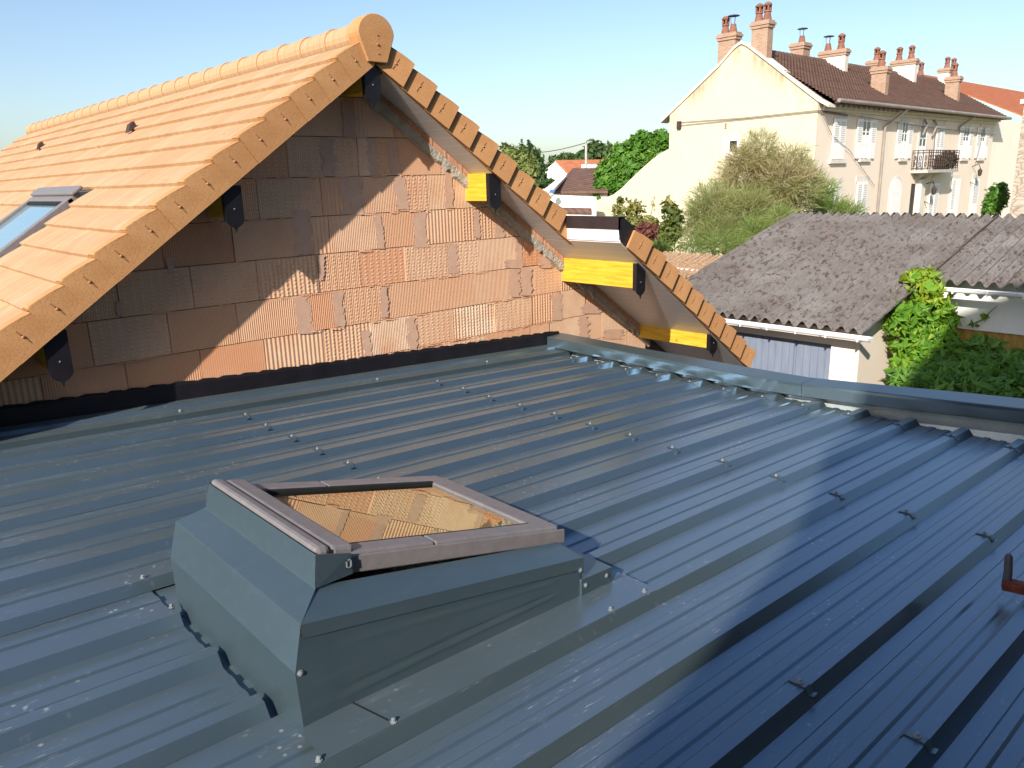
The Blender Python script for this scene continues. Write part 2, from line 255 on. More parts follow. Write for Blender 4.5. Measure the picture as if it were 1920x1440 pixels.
MAT['tamag'] = leafmat('green_sprays', (0.12, 0.19, 0.05), (0.20, 0.29, 0.07), (0.32, 0.36, 0.13), 0.7, 0.45)
MAT['fig'] = leafmat('shrub_leaves', (0.07, 0.11, 0.025), (0.14, 0.17, 0.04), (0.36, 0.30, 0.09), 0.6)
MAT['plum'] = leafmat('red_leaves', (0.10, 0.035, 0.03), (0.20, 0.07, 0.055), (0.32, 0.15, 0.11), 0.6)
MAT['dkplant'] = leafmat('dark_leaves', (0.02, 0.025, 0.015), (0.045, 0.05, 0.025), (0.11, 0.09, 0.05))
MAT['bark'] = mottled('bark', (0.06, 0.045, 0.032), (0.13, 0.10, 0.075), 14, 0.9, 0.15, 0.6, 0.02)
MAT['grass'] = mottled('dry_grass', (0.10, 0.12, 0.04), (0.22, 0.19, 0.09), 0.6, 0.95, 0.1)
MAT['gravel'] = mottled('gravel', (0.24, 0.21, 0.17), (0.34, 0.30, 0.25), 3, 0.95, 0.1)
MAT['asphalt'] = mottled('asphalt', (0.045, 0.045, 0.045), (0.06, 0.06, 0.058), 3, 0.9, 0.2)
MAT['wood_hill'] = mottled('forest_hill', (0.03, 0.055, 0.025), (0.055, 0.085, 0.04), 0.02, 0.95, 0.05, fine=0.2)
MAT['tarp'] = mottled('blue_tarp', (0.02, 0.07, 0.30), (0.03, 0.10, 0.38), 4, 0.5, 0.4)
MAT['concrete'] = mottled('concrete', (0.36, 0.33, 0.30), (0.46, 0.43, 0.39), 4, 0.9, 0.2)

# ------------------------------------------------------------------ mesh builder
ORIG = {}
class MB:
    def __init__(s): s.v = []; s.f = []; s.mi = []; s.attr = []; s.m = 0; s.a = (0.5, 0.5, 0.5, 1)
    def add(s, vs, fs):
        o = len(s.v); s.v += [tuple(map(float, p)) for p in vs]
        for f in fs: s.f.append(tuple(i+o for i in f)); s.mi.append(s.m); s.attr.append(s.a)
        return s
    def box(s, x0, x1, y0, y1, z0, z1): return s.hexa([(x0, y0, z0), (x1, y0, z0), (x1, y1, z0), (x0, y1, z0), (x0, y0, z1), (x1, y0, z1), (x1, y1, z1), (x0, y1, z1)])
    def hexa(s, p): return s.add(p, [(0, 3, 2, 1), (4, 5, 6, 7), (0, 1, 5, 4), (1, 2, 6, 5), (2, 3, 7, 6), (3, 0, 4, 7)])
    def prism(s, poly, d):            # poly: 3D points (planar), d: extrusion vector
        n = len(poly); d = np.array(d, float); a = [np.array(p, float) for p in poly]
        s.add(a+[p+d for p in a], [tuple(range(n-1, -1, -1)), tuple(range(n, 2*n))]+[(i, (i+1) % n, n+(i+1) % n, n+i) for i in range(n)]); return s
    def sweep(s, prof, path, closed=False):   # prof rows of points per station already in 3D
        n = len(prof[0]); o = []; 
        for st in prof: o += list(st)
        fs = []
        for i in range(len(prof)-1):
            for j in range(n if closed else n-1): fs.append((i*n+j, i*n+(j+1) % n, (i+1)*n+(j+1) % n, (i+1)*n+j))
        return s.add(o, fs)
    def tube(s, pts, r, n=8, cap=True):
        pts = [np.array(p, float) for p in pts]; rings = []
        rs = r if hasattr(r, '__len__') else [r]*len(pts)
        up = None
        for i, p in enumerate(pts):
            t = pts[min(i+1, len(pts)-1)]-pts[max(i-1, 0)]; t = t/(np.linalg.norm(t)+1e-9)
            if up is None:
                up = np.array([0, 0, 1.0]) if abs(t[2]) < 0.9 else np.array([1.0, 0, 0])
            a = np.cross(t, up); a /= np.linalg.norm(a)+1e-9; b = np.cross(a, t); up = b
            rings.append([p+rs[i]*(math.cos(2*math.pi*j/n)*a+math.sin(2*math.pi*j/n)*b) for j in range(n)])
        s.sweep(rings, None, True)
        if cap: o = len(s.v); s.add(rings[0], [tuple(range(n))]); s.add(rings[-1], [tuple(range(n-1, -1, -1))])
        return s
    def lathe(s, c, prof, n=12):      # prof: (r, z)
        rings = [[(c[0]+r*math.cos(2*math.pi*j/n), c[1]+r*math.sin(2*math.pi*j/n), c[2]+z) for j in range(n)] for r, z in prof]
        s.sweep(rings, None, True); s.add(rings[0], [tuple(range(n))]); s.add(rings[-1], [tuple(range(n-1, -1, -1))]); return s
    def build(s, name, mats, parent=None, origin=None, smooth=False, attr=None, bevel=0.0):
        if not isinstance(mats, (list, tuple)): mats = [mats]
        V = np.array(s.v)
        if parent is not None: o = ORIG[parent.name]
        elif origin is not None: o = np.array(origin, float)
        else:
            o = np.array([(V[:, 0].min()+V[:, 0].max())/2, (V[:, 1].min()+V[:, 1].max())/2, V[:, 2].min()])
        me = bpy.data.meshes.new(name); me.from_pydata((V-o).tolist(), [], s.f)
        for m in mats: me.materials.append(MAT[m])
        me.polygons.foreach_set('material_index', s.mi)
        if attr:
            ca = me.color_attributes.new(attr, 'FLOAT_COLOR', 'CORNER'); buf = []
            for p, a in zip(me.polygons, s.attr): buf += list(a)*p.loop_total
            ca.data.foreach_set('color', buf)
        if smooth: me.polygons.foreach_set('use_smooth', [True]*len(me.polygons))
        me.update(); ob = bpy.data.objects.new(name, me); col.objects.link(ob)
        if parent is not None: ob.parent = parent
        else: ob.location = o
        ORIG[ob.name] = o
        if bevel:
            b = ob.modifiers.new('edge', 'BEVEL'); b.width = bevel; b.segments = 2; b.limit_method = 'ANGLE'
        return ob
def tag(o, label, cat, group=None, kind=None):
    if label: o['label'] = label
    if cat: o['category'] = cat
    if group: o['group'] = group
    if kind: o['kind'] = kind
    return o
def thing(name, loc, label, cat, group=None):
    o = bpy.data.objects.new(name, None); col.objects.link(o); o.location = loc; o.empty_display_size = 0.2
    ORIG[o.name] = np.array(loc, float); return tag(o, label, cat, group)
def dup(o, off, parent=None, rot=None):        # a copy of a part (with its sub-parts), moved by off
    c = o.copy(); col.objects.link(c); ORIG[c.name] = ORIG[o.name]
    c.location = Vector(o.location)+Vector(off)
    if parent is not None: c.parent = parent
    for ch in o.children:
        d = ch.copy(); col.objects.link(d); d.parent = c; ORIG[d.name] = ORIG[o.name]
    return c
GZ = -4.3
exec_parts = []

# ------------------------------------------------------------------ brick house with the new tiled roof
WY = 5.55                                   # gable wall plane
XR, SL, ZT, TH = 3.413, 0.705, 1.12, 0.25    # ridge x, slope, top plane at the ridge, vertical roof thickness
CS = 1/math.hypot(1, SL); DIR = lambda sg: np.array([sg*CS, 0, -SL*CS]); NRM = lambda sg: np.array([sg*SL*CS, 0, CS])
def zt(x): return ZT-SL*abs(x-XR)
house = thing('brick_house', (XR, WY, GZ), 'unrendered hollow brick house with new ochre tiled roof and yellow purlin ends', 'house')

# gable wall: courses and joints read from the photograph
mb = MB(); mb.m = 1
mb.add([(-0.9, WY+0.012, GZ), (7.13, WY+0.012, GZ), (7.13, WY+0.012, zt(7.13)-TH), (XR, WY+0.012, ZT-TH), (-0.9, WY+0.012, zt(-0.9)-TH)], [(0, 1, 2, 3, 4)])
ZC = [-2.0, -1.705, -1.41, -1.1155, -0.816, -0.519, -0.2276, 0.067, 0.366, 0.663, 0.96]
JP = {1: [(910, 618), (993, 613), (1030, 603), (1090, 592), (1129, 605)],
      2: [(80, 731), (237.5, 706), (378, 689), (497, 663), (608, 638), (695, 636), (772, 630), (851, 605), (927, 592), (997, 578), (1053, 575), (1097, 570)],
      3: [(170, 645), (317, 623.5), (445, 605), (563.5, 590), (632, 578), (720, 565), (807, 553), (889.6, 542.5), (976, 528), (1052, 522)],
      4: [(225, 577), (363.5, 568), (482, 521), (596, 511), (676, 505), (759, 503), (846, 499), (895, 497), (981, 490)],
      5: [(436.5, 448), (558, 438), (618, 440), (710, 434), (784, 427.5), (864.6, 423), (925, 417)],
      6: [(483, 373), (602, 367), (661, 365), (750, 363), (801, 363)],
      7: [(538.5, 296), (614.6, 295), (671, 294), (695, 293), (733, 282), (826, 309)],
      8: [(650, 222), (739, 233)]}
r2 = random.Random(3)
for ci in range(len(ZC)-1):
    z0, z1 = ZC[ci]+0.003, ZC[ci+1]-0.003
    xs = sorted(onY(x, y, WY)[0] for x, y in JP.get(ci, []))
    if not xs: xs = [0.3+0.5*i+(0.25 if ci % 2 else 0) for i in range(13)]
    x = xs[0]; pre = []
    while x > -0.9: x -= 0.5; pre.append(x)
    x = xs[-1]; post = []
    while x < 7.13: x += 0.5; post.append(x)
    xs = sorted(pre)+xs+post
    for a, b in zip(xs[:-1], xs[1:]):
        a = max(a, -0.9)+0.0025; b = min(b, 7.13)-0.0025
        if b-a < 0.03: continue
        lim = lambda xx: ZT-TH-SL*abs(xx-XR)
        poly = [(a, z0), (b, z0), (b, min(z1, lim(b))), (a, min(z1, lim(a)))]
        if a < XR < b: poly.insert(3, (XR, min(z1, lim(XR))))
        # clip where the rake cuts the top edge
        top = []
        for xx in np.linspace(b, a, 9): top.append((xx, min(z1, lim(xx))))
        if max(t[1] for t in top) < z0+0.01: continue
        top = [(xx, max(zz, z0+0.001)) for xx, zz in top]
        d = r2.uniform(-0.004, 0.004); w = b-a
        mb.m = 0; mb.a = (min(1, max(0, r2.gauss(0.55, 0.28) if a > 3.2 else r2.gauss(0.42, 0.2))), r2.random(), r2.random(), 1)
        pts = [(a, WY+d, z0), (b, WY+d+r2.uniform(-.002, .002), z0)]+[(xx, WY+d, zz) for xx, zz in top]
        n = len(pts); back = [(p[0], WY+0.011, p[2]) for p in pts]
        mb.add(pts+back, [tuple(range(n))]+[(i, n+i, n+(i+1) % n, (i+1) % n) for i in range(n)])
mb.m = 0
for ci in range(1, len(ZC)):
    for q in range(24):
        x = r2.uniform(-0.7, 7.0); w = r2.uniform(0.02, 0.16)
        if ZC[ci]+0.02 > min(ZT-TH-SL*abs(x-XR), ZT-TH-SL*abs(x+w-XR))-0.12: continue
        mb.a = (r2.uniform(0.1, 0.5), 0.1, 0.1, 1); y = WY-0.006-r2.uniform(0, 0.006); z = ZC[ci]; t = r2.uniform(0.002, 0.006)
        mb.add([(x, y, z-t), (x+w*0.4, y-0.003, z-t*1.3), (x+w, y, z-t*0.5), (x+w, y, z+t*0.6), (x+w*0.5, y-0.003, z+t*0.3), (x, y, z+t)], [(0, 1, 2, 3, 4, 5)])
wall = mb.build('gable_wall', ['brick', 'joint'], house, attr='brick')
# trowelled mortar smears over joints and breakages
def smear(px, w_px, ytop, ybot, seed, lean=0.0):
    rr = random.Random(seed); P = []; k_ = 15
    for side in (1, -1):
        ys = np.linspace(ytop, ybot, k_) if side == 1 else np.linspace(ybot, ytop, k_)
        for i, yy in enumerate(ys):
            t = (yy-ytop)/(ybot-ytop)
            xx = px+side*w_px/2*(0.7+0.75*rr.random())+lean*t
            q = onY(xx, yy+rr.uniform(-1, 1)*min(2.0, 0.3*abs(ybot-ytop)/k_), WY); P.append((q[0], WY-0.0046-0.00006*(seed-10), q[2]))
    return P
for i, a in enumerate([(612, 22, 259, 330, 8), (696, 17, 260, 328, 4), (734, 18, 261, 328, 8), (651, 21, 190, 257, 6), (654, 36, 332, 402, 8), (747, 22, 332, 392, 10),
                       (561, 30, 392, 476, 8), (706, 13, 402, 466, 10), (786, 23, 398, 464, 4), (602, 10, 478, 525, 0), (847, 18, 457, 512, 2), (563, 26, 556, 625, 8),
                       (632, 18, 546, 612, 4), (719, 13, 537, 595, 2), (684, 15, 620, 668, 6), (769, 16, 596, 656, 6), (963, 17, 505, 557, 2), (987, 20, 502, 554, 0),
                       (1044, 17, 550, 600, 0), (1093, 17, 593, 632, 2), (965, 30, 487, 503, 0), (1020, 22, 483, 503, 4), (970, 12, 445, 500, 4), (1105, 30, 570, 588, 4), (1150, 30, 617, 636, 0),
                       (148, 10, 560, 605, 0), (222, 9, 565, 592, 2), (318, 12, 483, 515, 4), (840, 14, 320, 390, 3), (893, 10, 395, 446, 1), (936, 14, 400, 445, 2)]):
    P = smear(*a[:4], seed=i+11, lean=a[4]); mb = MB(); mb.add(P, [tuple(range(len(P)-1, -1, -1))]); mb.build('mortar_smear', 'smear', house)
# remaining walls of the house and an added wall beside it
mb = MB(); mb.prism([(-0.9, WY+0.02, GZ), (7.12, WY+0.02, GZ), (7.12, WY+0.02, zt(7.12)-TH), (XR, WY+0.02, ZT-TH), (-0.9, WY+0.02, zt(-0.9)-TH)], (0, 10.6, 0)); mb.build('house_wall', 'joint', house)
mb = MB(); mb.prism([(7.17, WY+0.1, GZ), (9.5, WY+0.1, GZ), (9.5, WY+0.1, -2.68), (8.3, WY+0.1, -1.84), (7.17, WY+0.1, -1.84)], (0, 0.2, 0)); mb.build('side_wall', 'taupe', house)  # made-up wall, its dark taupe imitates a shaded patch
# cement bed and thin brick slips along both rakes
for sg in (-1, 1):
    mb = MB(); n = 90; rr = random.Random(5+sg); front = []; L = 3.72
    rows = []
    for i in range(n+1):
        x = XR+sg*(0.04+L*i/n); zb = ZT-TH-SL*abs(x-XR)
        low = zb-(0.155 if sg > 0 else 0.075)-rr.uniform(-0.014, 0.014)*(1+math.sin(i*0.7))
        rows.append([(x, WY-0.004, low), (x, WY-0.03-rr.uniform(0, 0.006), low+0.015), (x, WY-0.034-rr.uniform(0, 0.006), zb-0.062), (x, WY-0.014, zb-0.062), (x, WY-0.012, zb+0.01)])
    mb.sweep(rows, None); mb.build('cement_bed', 'cement', house)
    mb = MB(); m = 150
    for i in range(m):
        x0 = XR+sg*(0.10+(L-0.12)*i/m); x1 = x0+sg*(L-0.12)/m*0.86; d = rr.uniform(0, 0.006)
        q = [(x0, zt(x0)-TH-0.058), (x1, zt(x1)-TH-0.058), (x1, zt(x1)-TH-0.003), (x0, zt(x0)-TH-0.003)]
        mb.prism([(a, WY-0.03-d, b) for a, b in (q if sg > 0 else q[::-1])], (0, 0.02, 0))
    if sg > 0: mb.build('brick_slip', 'slip', house)
# purlins with shaped black end plates
def purlin(x0, x1, z0, z1, yp, tip, matn='timber'):
    mb = MB(); mb.box(x0, x1, yp+0.012, WY+0.3, z0, z1); pu = mb.build('purlin', matn, house, bevel=0.004)
    xa, xb = x0-0.004, x1+0.004; xm = (xa+xb)/2; zb = z0-0.02
    pts = [(xa, z1+0.0), (xa, zb), (xa+0.012, zb-0.022), (xa+0.03, zb-0.038), (xm-0.018, zb-0.046), (xm-0.006, zb-0.06), (xm, zb-0.085), (xm+0.006, zb-0.06), (xm+0.018, zb-0.046), (xb-0.03, zb-0.038), (xb-0.012, zb-0.022), (xb, zb), (xb, z1)]
    mb = MB(); mb.prism([(x, yp, z) for x, z in pts], (0, 0.010, 0)); mb.box(xa, xa+0.008, yp+0.010, yp+0.045, zb, z1); mb.box(xb-0.008, xb, yp+0.010, yp+0.045, zb, z1)
    pc = mb.build('end_plate', 'black', pu)
    mb = MB(); mb.lathe((0, 0, 0), [(0.006, 0), (0.005, 0.003), (0.002, 0.004)], 8)
    c_ = np.array([xm, yp-0.001, z0+0.055]); mb.v = [(c_[0]+a, c_[1]-c, c_[2]+b) for a, b, c in mb.v]; mb.build('plate_screw', 'clip', pu)
YP = 5.22
purlin(3.325, 3.452, 0.664, ZT-TH+0.02, YP, 0)
purlin(2.16, 2.28, -0.19, 0.02, YP, 0); purlin(0.97, 1.09, -1.04, -0.80, YP, 0)
purlin(4.507, 4.63, -0.166, 0.068, YP, 0)
purlin(5.729, 5.855, -1.012, -0.775, 4.575, 0); purlin(6.975, 7.10, -1.792, -1.64, 4.565, 0)
# roof deck (soffit below, battens above) and white boarded eaves
def deck(name, matn, y0, y1, xa, xb, up, dn):
    mb = MB(); mb.prism([(xa, y0, zt(xa)-dn), (xb, y0, zt(xb)-dn), (xb, y0, zt(xb)-up), (xa, y0, zt(xa)-up)], (0, y1-y0, 0)); return mb.build(name, matn, house)
deck('soffit', 'soffit', 5.235, WY+0.04, XR+0.09, 5.44, 0.22, TH); deck('soffit', 'soffit', 4.545, WY+0.04, 5.452, 7.70, 0.22, TH); deck('soffit', 'soffit', 5.235, WY+0.04, -1.0, XR-0.09, 0.22, TH)
deck('roof_deck', 'joint', 5.215, 16.25, XR, 5.44, 0.05, 0.218); deck('roof_deck', 'joint', 4.565, 16.25, 5.456, 7.72, 0.05, 0.218); deck('roof_deck', 'joint', 5.215, 16.25, -1.0, XR, 0.05, 0.218)
# stepped start of the deeper eaves: white board, dark drip trim and cheek
mb = MB(); mb.box(5.438, 5.45, 4.555, 5.20, -0.552, -0.44); mb.build('end_board', 'white', house)
mb = MB(); mb.box(5.425, 5.437, 4.535, 5.22, -0.445, -0.335); mb.box(5.438, 5.50, 4.535, 5.22, -0.352, -0.335); mb.build('drip_trim', 'trim', house)
mb = MB(); mb.prism([(5.425, 4.535, -0.448), (5.425, 4.535, -0.335), (5.49, 4.535, -0.345), (5.60, 4.535, -0.415), (5.69, 4.535, -0.50), (5.60, 4.535, -0.66), (5.50, 4.535, -0.595), (5.452, 4.535, -0.556)][::-1], (0, 0.012, 0)); mb.build('cheek_plate', 'black', house)
# verge tiles
TP = 0.2535                                  # gauge along the slope
def verge(sg, x0, yv, drop=0.0):
    d, nn = DIR(sg), NRM(sg); o = np.array([x0, 0, zt(x0)+drop]); hh = 0.205; LT = 0.2535 if sg > 0 else 0.2365
    prof = [(0.0, -0.026), (0.05, -0.018), (0.12, -0.008), (0.18, -0.002), (LT*0.92, 0.0), (LT, -0.003)]
    P = lambda s, h, y: tuple(o+d*s+nn*h+np.array([0, y, 0]))
    fy = lambda s: (yv+0.020*(1-s/LT)-0.012*(s/LT)) if sg > 0 else (yv+0.004*(1-s/LT))
    mb = MB(); fr = [P(s, h, fy(s)) for s, h in prof]+[P(LT, -hh, fy(LT)), P(0, -hh, fy(0))]
    bk = [P(s, h, yv+0.045) for s, h in prof]+[P(LT, -hh, yv+0.045), P(0, -hh, yv+0.045)]
    n = len(fr); order = list(range(n)) if sg < 0 else list(range(n))
    mb.add(fr+bk, [tuple(order)]+[(i, (i+1) % n, n+(i+1) % n, n+i) for i in range(n)])
    rows = [[P(s, h, y) for s, h in prof] for y in (fy(0.1), yv+0.04, yv+0.15)]
    rows2 = [[P(s, h-0.02, y) for s, h in prof] for y in (yv+0.15, yv+0.04)]
    mb.sweep(rows+rows2, None)
    s_ = LT; mb.add([P(s_, -0.006, yv), P(s_, -0.006, yv+0.15), P(s_, -0.03, yv+0.15), P(s_, -0.03, yv)], [(0, 1, 2, 3)])
    vt = mb.build('verge_tile', 'verge', house, bevel=0.003)
    mb = MB(); s0 = 0.125; c_ = np.array(P(s0, -0.10, fy(s0)))
    for q in range(6):
        pass
    mb.lathe((0, 0, 0), [(0.010, 0), (0.009, 0.006), (0.005, 0.010)], 8); mb.v = [(c_[0]+a, c_[1]-c+0.001, c_[2]+b) for a, b, c in mb.v]
    for sgn in (1, -1):
        e = nn*sgn+d*0.12*sgn; a0 = c_+e*0.016; a1 = c_+e*0.05; w = d*0.004
        mb.prism([tuple(a0-w), tuple(a0+w), tuple(a1+w*0.4), tuple(a1-w*0.4)], (0, -0.004, 0))
    mb.build('tile_screw', 'tilescrew', vt)
    return vt
STEP = TP*CS
t0 = verge(-1, XR-0.342+STEP, 5.185)
vl = [t0]
for i in range(1, 20):
    vl.append(dup(t0, (-STEP*0.955*i, random.uniform(-0.004, 0.004), -SL*STEP*0.955*i), house))
t0 = verge(1, XR+0.331-0.204, 5.185)
for i in range(1, 10): dup(t0, (0.2098*i, 0, -SL*0.2098*i), house)
t0 = verge(1, 5.628, 4.485)
for i in range(1, 10): dup(t0, (0.2135*i, 0, -SL*0.2135*i), house)
# tiled slopes
def slope(sg, y0, y1, dx0, n, holes=(), seg=3, tw=0.30):
    mb = MB(); rr = random.Random(9+sg); d, nn = DIR(sg), NRM(sg); st = STEP*0.955 if sg < 0 else 0.2110
    for c in range(n):
        xu = XR+sg*(dx0+st*c); y = y0+(0.0 if c % 2 else -tw/2)
        while y < y1:
            a, b = max(y, y0), min(y+tw, y1); y += tw
            if b-a < 0.03: continue
            xm = xu+sg*st/2; sk = False
            for (ya, yb, xa, xb) in holes:
                if xa < xm < xb and b > ya and a < yb:
                    if a < ya-0.05: b = ya
                    elif b > yb+0.05: a = yb
                    else: sk = True
            if sk: continue
            mb.a = (rr.random(), rr.random(), rr.random(), 1); lift = rr.uniform(-0.001, 0.0015)
            o = np.array([xu, 0, zt(xu)]); up, lo = [], []; L = st/CS+0.004+rr.uniform(-0.002, 0.002); jj = rr.uniform(-0.001, 0.001)
            for i in range(seg+1):
                t = i/seg; yy = a+(b-a)*t; hb = 0.001*math.sin(math.pi*t)+lift*0.6
                up.append(o+nn*(-0.026+hb)+np.array([0, yy, 0])); lo.append(o+d*L+nn*(0.0+hb)+np.array([0, yy, 0]))
            ft = [p-nn*0.027 for p in lo]; mid = [o*0+u+(l-u)*0.6+nn*0.004 for u, l in zip(up, lo)]
            mb.sweep([up, mid, lo, ft], None)
            mb.add([up[0], mid[0], lo[0], ft[0]], [(0, 1, 2, 3)]); mb.add([up[-1], mid[-1], lo[-1], ft[-1]], [(3, 2, 1, 0)])
    return mb.build('tiled_slope', 'tile', house, attr='tile')
WIN = (7.245, 8.93, 0.9, 1.98)
slope(-1, 5.30, 16.2, 0.138, 21, holes=[WIN])
slope(1, 5.30, 16.2, 0.12, 10, seg=1, tw=0.6); slope(1, 4.60, 16.2, 2.22, 10, seg=1, tw=0.6)
# ridge tiles and the rounded end piece
mb = MB(); rows = []
for y, r_ in ((5.30, 0.092), (5.30, 0.109), (5.35, 0.111), (5.38, 0.109), (5.392, 0.105), (5.70, 0.101), (5.725, 0.099)):
    rows.append([(XR+r_*math.cos(t)*1.18, y, ZT-0.055+r_*math.sin(t)*1.05) for t in np.linspace(-0.55, math.pi+0.55, 15)])
rows = [[(XR-0.170, 5.28, ZT-0.085)]+r_+[(XR+0.170, 5.28, ZT-0.085)] if False else r_ for r_ in rows]
mb.sweep(rows, None); mb.sweep([[(p[0], p[1], p[2]) for p in rows[-1]], [(XR+(p[0]-XR)*0.8, p[1], ZT-0.055+(p[2]-ZT+0.055)*0.8) for p in rows[-1]]], None)
rt = mb.build('ridge_tile', 'tile', house, smooth=False, attr='tile')
for i in range(1, 27): dup(rt, (0, 0.402*i, 0), house)
pts = [(XR-0.083, 0.872), (XR-0.15, 1.045)]+[(XR+0.155*math.cos(t), 1.06+0.145*math.sin(t)) for t in np.linspace(math.pi*0.98, math.pi*0.02, 15)]+[(XR+0.15, 1.045), (XR+0.083, 0.872)]
mb = MB(); mb.prism([(x, 5.165, z) for x, z in pts], (0, 0.15, 0)); ec = mb.build('ridge_end_cap', 'verge', house, bevel=0.006)
mb = MB()
for dz in (0.0, 0.065, -0.062):
    m2 = MB(); m2.lathe((0, 0, 0), [(0.011 if dz == 0 else 0.006, 0), (0.008 if dz == 0 else 0.004, 0.008)], 8); mb.add([(XR+0.006+a, 5.165-c, 0.995+dz+b) for a, b, c in m2.v], m2.f)
mb.build('tile_screw', 'tilescrew', ec)
# roof window in the tiled slope
d, nn = DIR(-1), NRM(-1)
def S(dx, y, h):                       # point on the left slope: dx horizontal from the ridge, height h over the tile plane
    x = XR-dx; return tuple(np.array([x, y, zt(x)])+nn*h)
def sbox(mb, dx0, dx1, y0, y1, h0, h1): mb.hexa([S(dx0, y0, h0), S(dx0, y1, h0), S(dx1, y1, h0), S(dx1, y0, h0), S(dx0, y0, h1), S(dx0, y1, h1), S(dx1, y1, h1), S(dx1, y0, h1)])
mb = MB(); sbox(mb, 1.40, 3.0, 7.20, 8.98, -0.05, -0.036); rw = mb.build('roof_window', 'clad', house)
mb = MB(); sbox(mb, 1.66, 2.75, 7.33, 7.42, -0.036, 0.022); sbox(mb, 1.66, 2.75, 8.72, 8.80, -0.036, 0.022); sbox(mb, 1.60, 1.70, 7.33, 8.80, -0.036, 0.02); sbox(mb, 2.75, 2.85, 7.33, 8.80, -0.036, 0.02); mb.build('window_frame', 'clad', rw, bevel=0.006)
mb = MB(); sbox(mb, 1.56, 1.65, 7.30, 8.80, 0.021, 0.050); mb.build('top_hood', 'clad', rw, bevel=0.010)
mb = MB(); sbox(mb, 1.70, 2.75, 7.42, 8.72, -0.02, -0.006); mb.build('window_pane', 'bluepane', rw)
mb = MB(); sbox(mb, 1.70, 1.73, 7.42, 8.72, -0.005, 0.012); sbox(mb, 1.70, 2.75, 7.42, 7.44, -0.005, 0.012); mb.build('window_seal', 'gasket', rw)
# small roof hooks
for px, py in ((250, 240), (79, 274)):
    dd = ray(px, py); t = (ZT-SL*XR)/(dd[2]-SL*dd[0]); q = dd*t; w = 0.05 if px > 100 else 0.05; mb = MB(); dx = XR-q[0]
    mb.hexa([S(dx-0.02, q[1]-w, 0.0), S(dx-0.02, q[1]+w, 0.0), S(dx+0.07, q[1]+w, 0.0), S(dx+0.07, q[1]-w, 0.0), S(dx-0.03, q[1]-w, 0.05), S(dx-0.03, q[1]+w, 0.05), S(dx+0.01, q[1]+w, 0.05), S(dx+0.01, q[1]-w, 0.05)]); mb.build('roof_hook', 'iron', house)
# eaves gutter end below the lowest verge tile
mb = MB(); rows = []
for y in (4.60, 16.2): rows.append([(7.80+0.06*math.cos(t), y, -2.03+0.06*math.sin(t)) for t in np.linspace(math.pi, 2*math.pi, 9)])
mb.sweep(rows, None); mb.add(rows[0], [tuple(range(9))]); mb.build('eaves_gutter', 'black', house)

# ------------------------------------------------------------------ flat-roofed extension covered with ribbed steel sheets
RS = 0.0512
def zr(x, h=0.0): return -1.3875-RS*x+h          # rib tops; troughs lie 4 cm lower
ext = thing('metal_roof_extension', (2.0, 2.0, GZ), 'low extension under a blue grey ribbed steel roof with scuffs', 'extension')
P0, PITCH = 0.575, 0.3345
XE = 5.48
prof = [(-0.0300, -0.040), (0.0, 0.0), (0.052, 0.0), (0.083, -0.040), (0.107, -0.040), (0.116, -0.0335), (0.148, -0.0335), (0.156, -0.040), (0.199, -0.040), (0.208, -0.0335), (0.241, -0.0335), (0.249, -0.040), (PITCH-0.0300, -0.040)]
SKX0, SKX1 = 0.735, 2.075
def sheet(n0, n1):
    mb = MB(); first = True
    for n in range(n0, n1):
        y0 = P0+PITCH*n
        rngs = [(-2.6, SKX0), (SKX1, XE)] if n in (4, 5, 6) else [(-2.6, XE)]
        for xa, xb in rngs:
            nx = 24; rows = []
            for i in range(nx+1):
                x = xa+(xb-xa)*i/nx; w = 0.0012*math.sin(3.1*x+n*1.7)
                rows.append([(x, y0+yy, zr(x, h)+(w if h < -0.03 else 0)) for yy, h in prof])
            mb.sweep(rows, None)
            if xb == XE: mb.add([(XE, y0+yy, zr(XE, h)) for yy, h in prof[:4]], [(0, 1, 2, 3)])
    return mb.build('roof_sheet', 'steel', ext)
for n0 in range(-11, 14, 3): sheet(n0, min(n0+3, 14))
# closing strip up to the brick wall and the black upstand
mb = MB(); yA = P0+PITCH*14-0.0300
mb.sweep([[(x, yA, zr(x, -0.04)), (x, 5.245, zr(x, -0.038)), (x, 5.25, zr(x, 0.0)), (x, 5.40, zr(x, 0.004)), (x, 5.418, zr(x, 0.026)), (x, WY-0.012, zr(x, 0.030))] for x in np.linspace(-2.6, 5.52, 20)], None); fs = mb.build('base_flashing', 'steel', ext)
for x in (-0.6, 0.45, 1.72, 3.31, 4.5):
    mb = MB(); mb.lathe((x, 5.33, zr(x, 0.003)), [(0.012, 0), (0.012, 0.004), (0.007, 0.006), (0.006, 0.012)], 8); mb.build('flashing_screw', 'clip', fs)
mb = MB(); mb.sweep([[(x, WY-0.022, zr(x, 0.02)), (x, WY-0.020, zr(x, 0.14)), (x, WY-0.008, zr(x, 0.153)), (x, WY+0.002, zr(x, 0.153))] for x in np.linspace(-2.6, 5.66, 12)], None); mb.build('wall_upstand', 'black', ext)
mb = MB(); x = -2.6; rr = random.Random(4)
while x < 5.6:
    w = rr.uniform(0.10, 0.2); mb.prism([(x, WY-0.016, zr(x, 0.150)), (x+w, WY-0.016, zr(x+w, 0.150)), (x+w*0.9, WY-0.016, zr(x+w, 0.158)), (x+w*0.3, WY-0.016, zr(x, 0.161))], (0, 0.018, 0)); x += w+rr.uniform(0.0, 0.015)
mb.build('sealant_bead', 'gasket', ext)
# walls below
mb = MB(); mb.prism([(-2.6, -3.1, GZ), (5.3, -3.1, GZ), (5.3, 5.5, GZ), (-2.6, 5.5, GZ)][::1], (0, 0, 2.52)); mb.build('extension_wall', 'pale', ext)
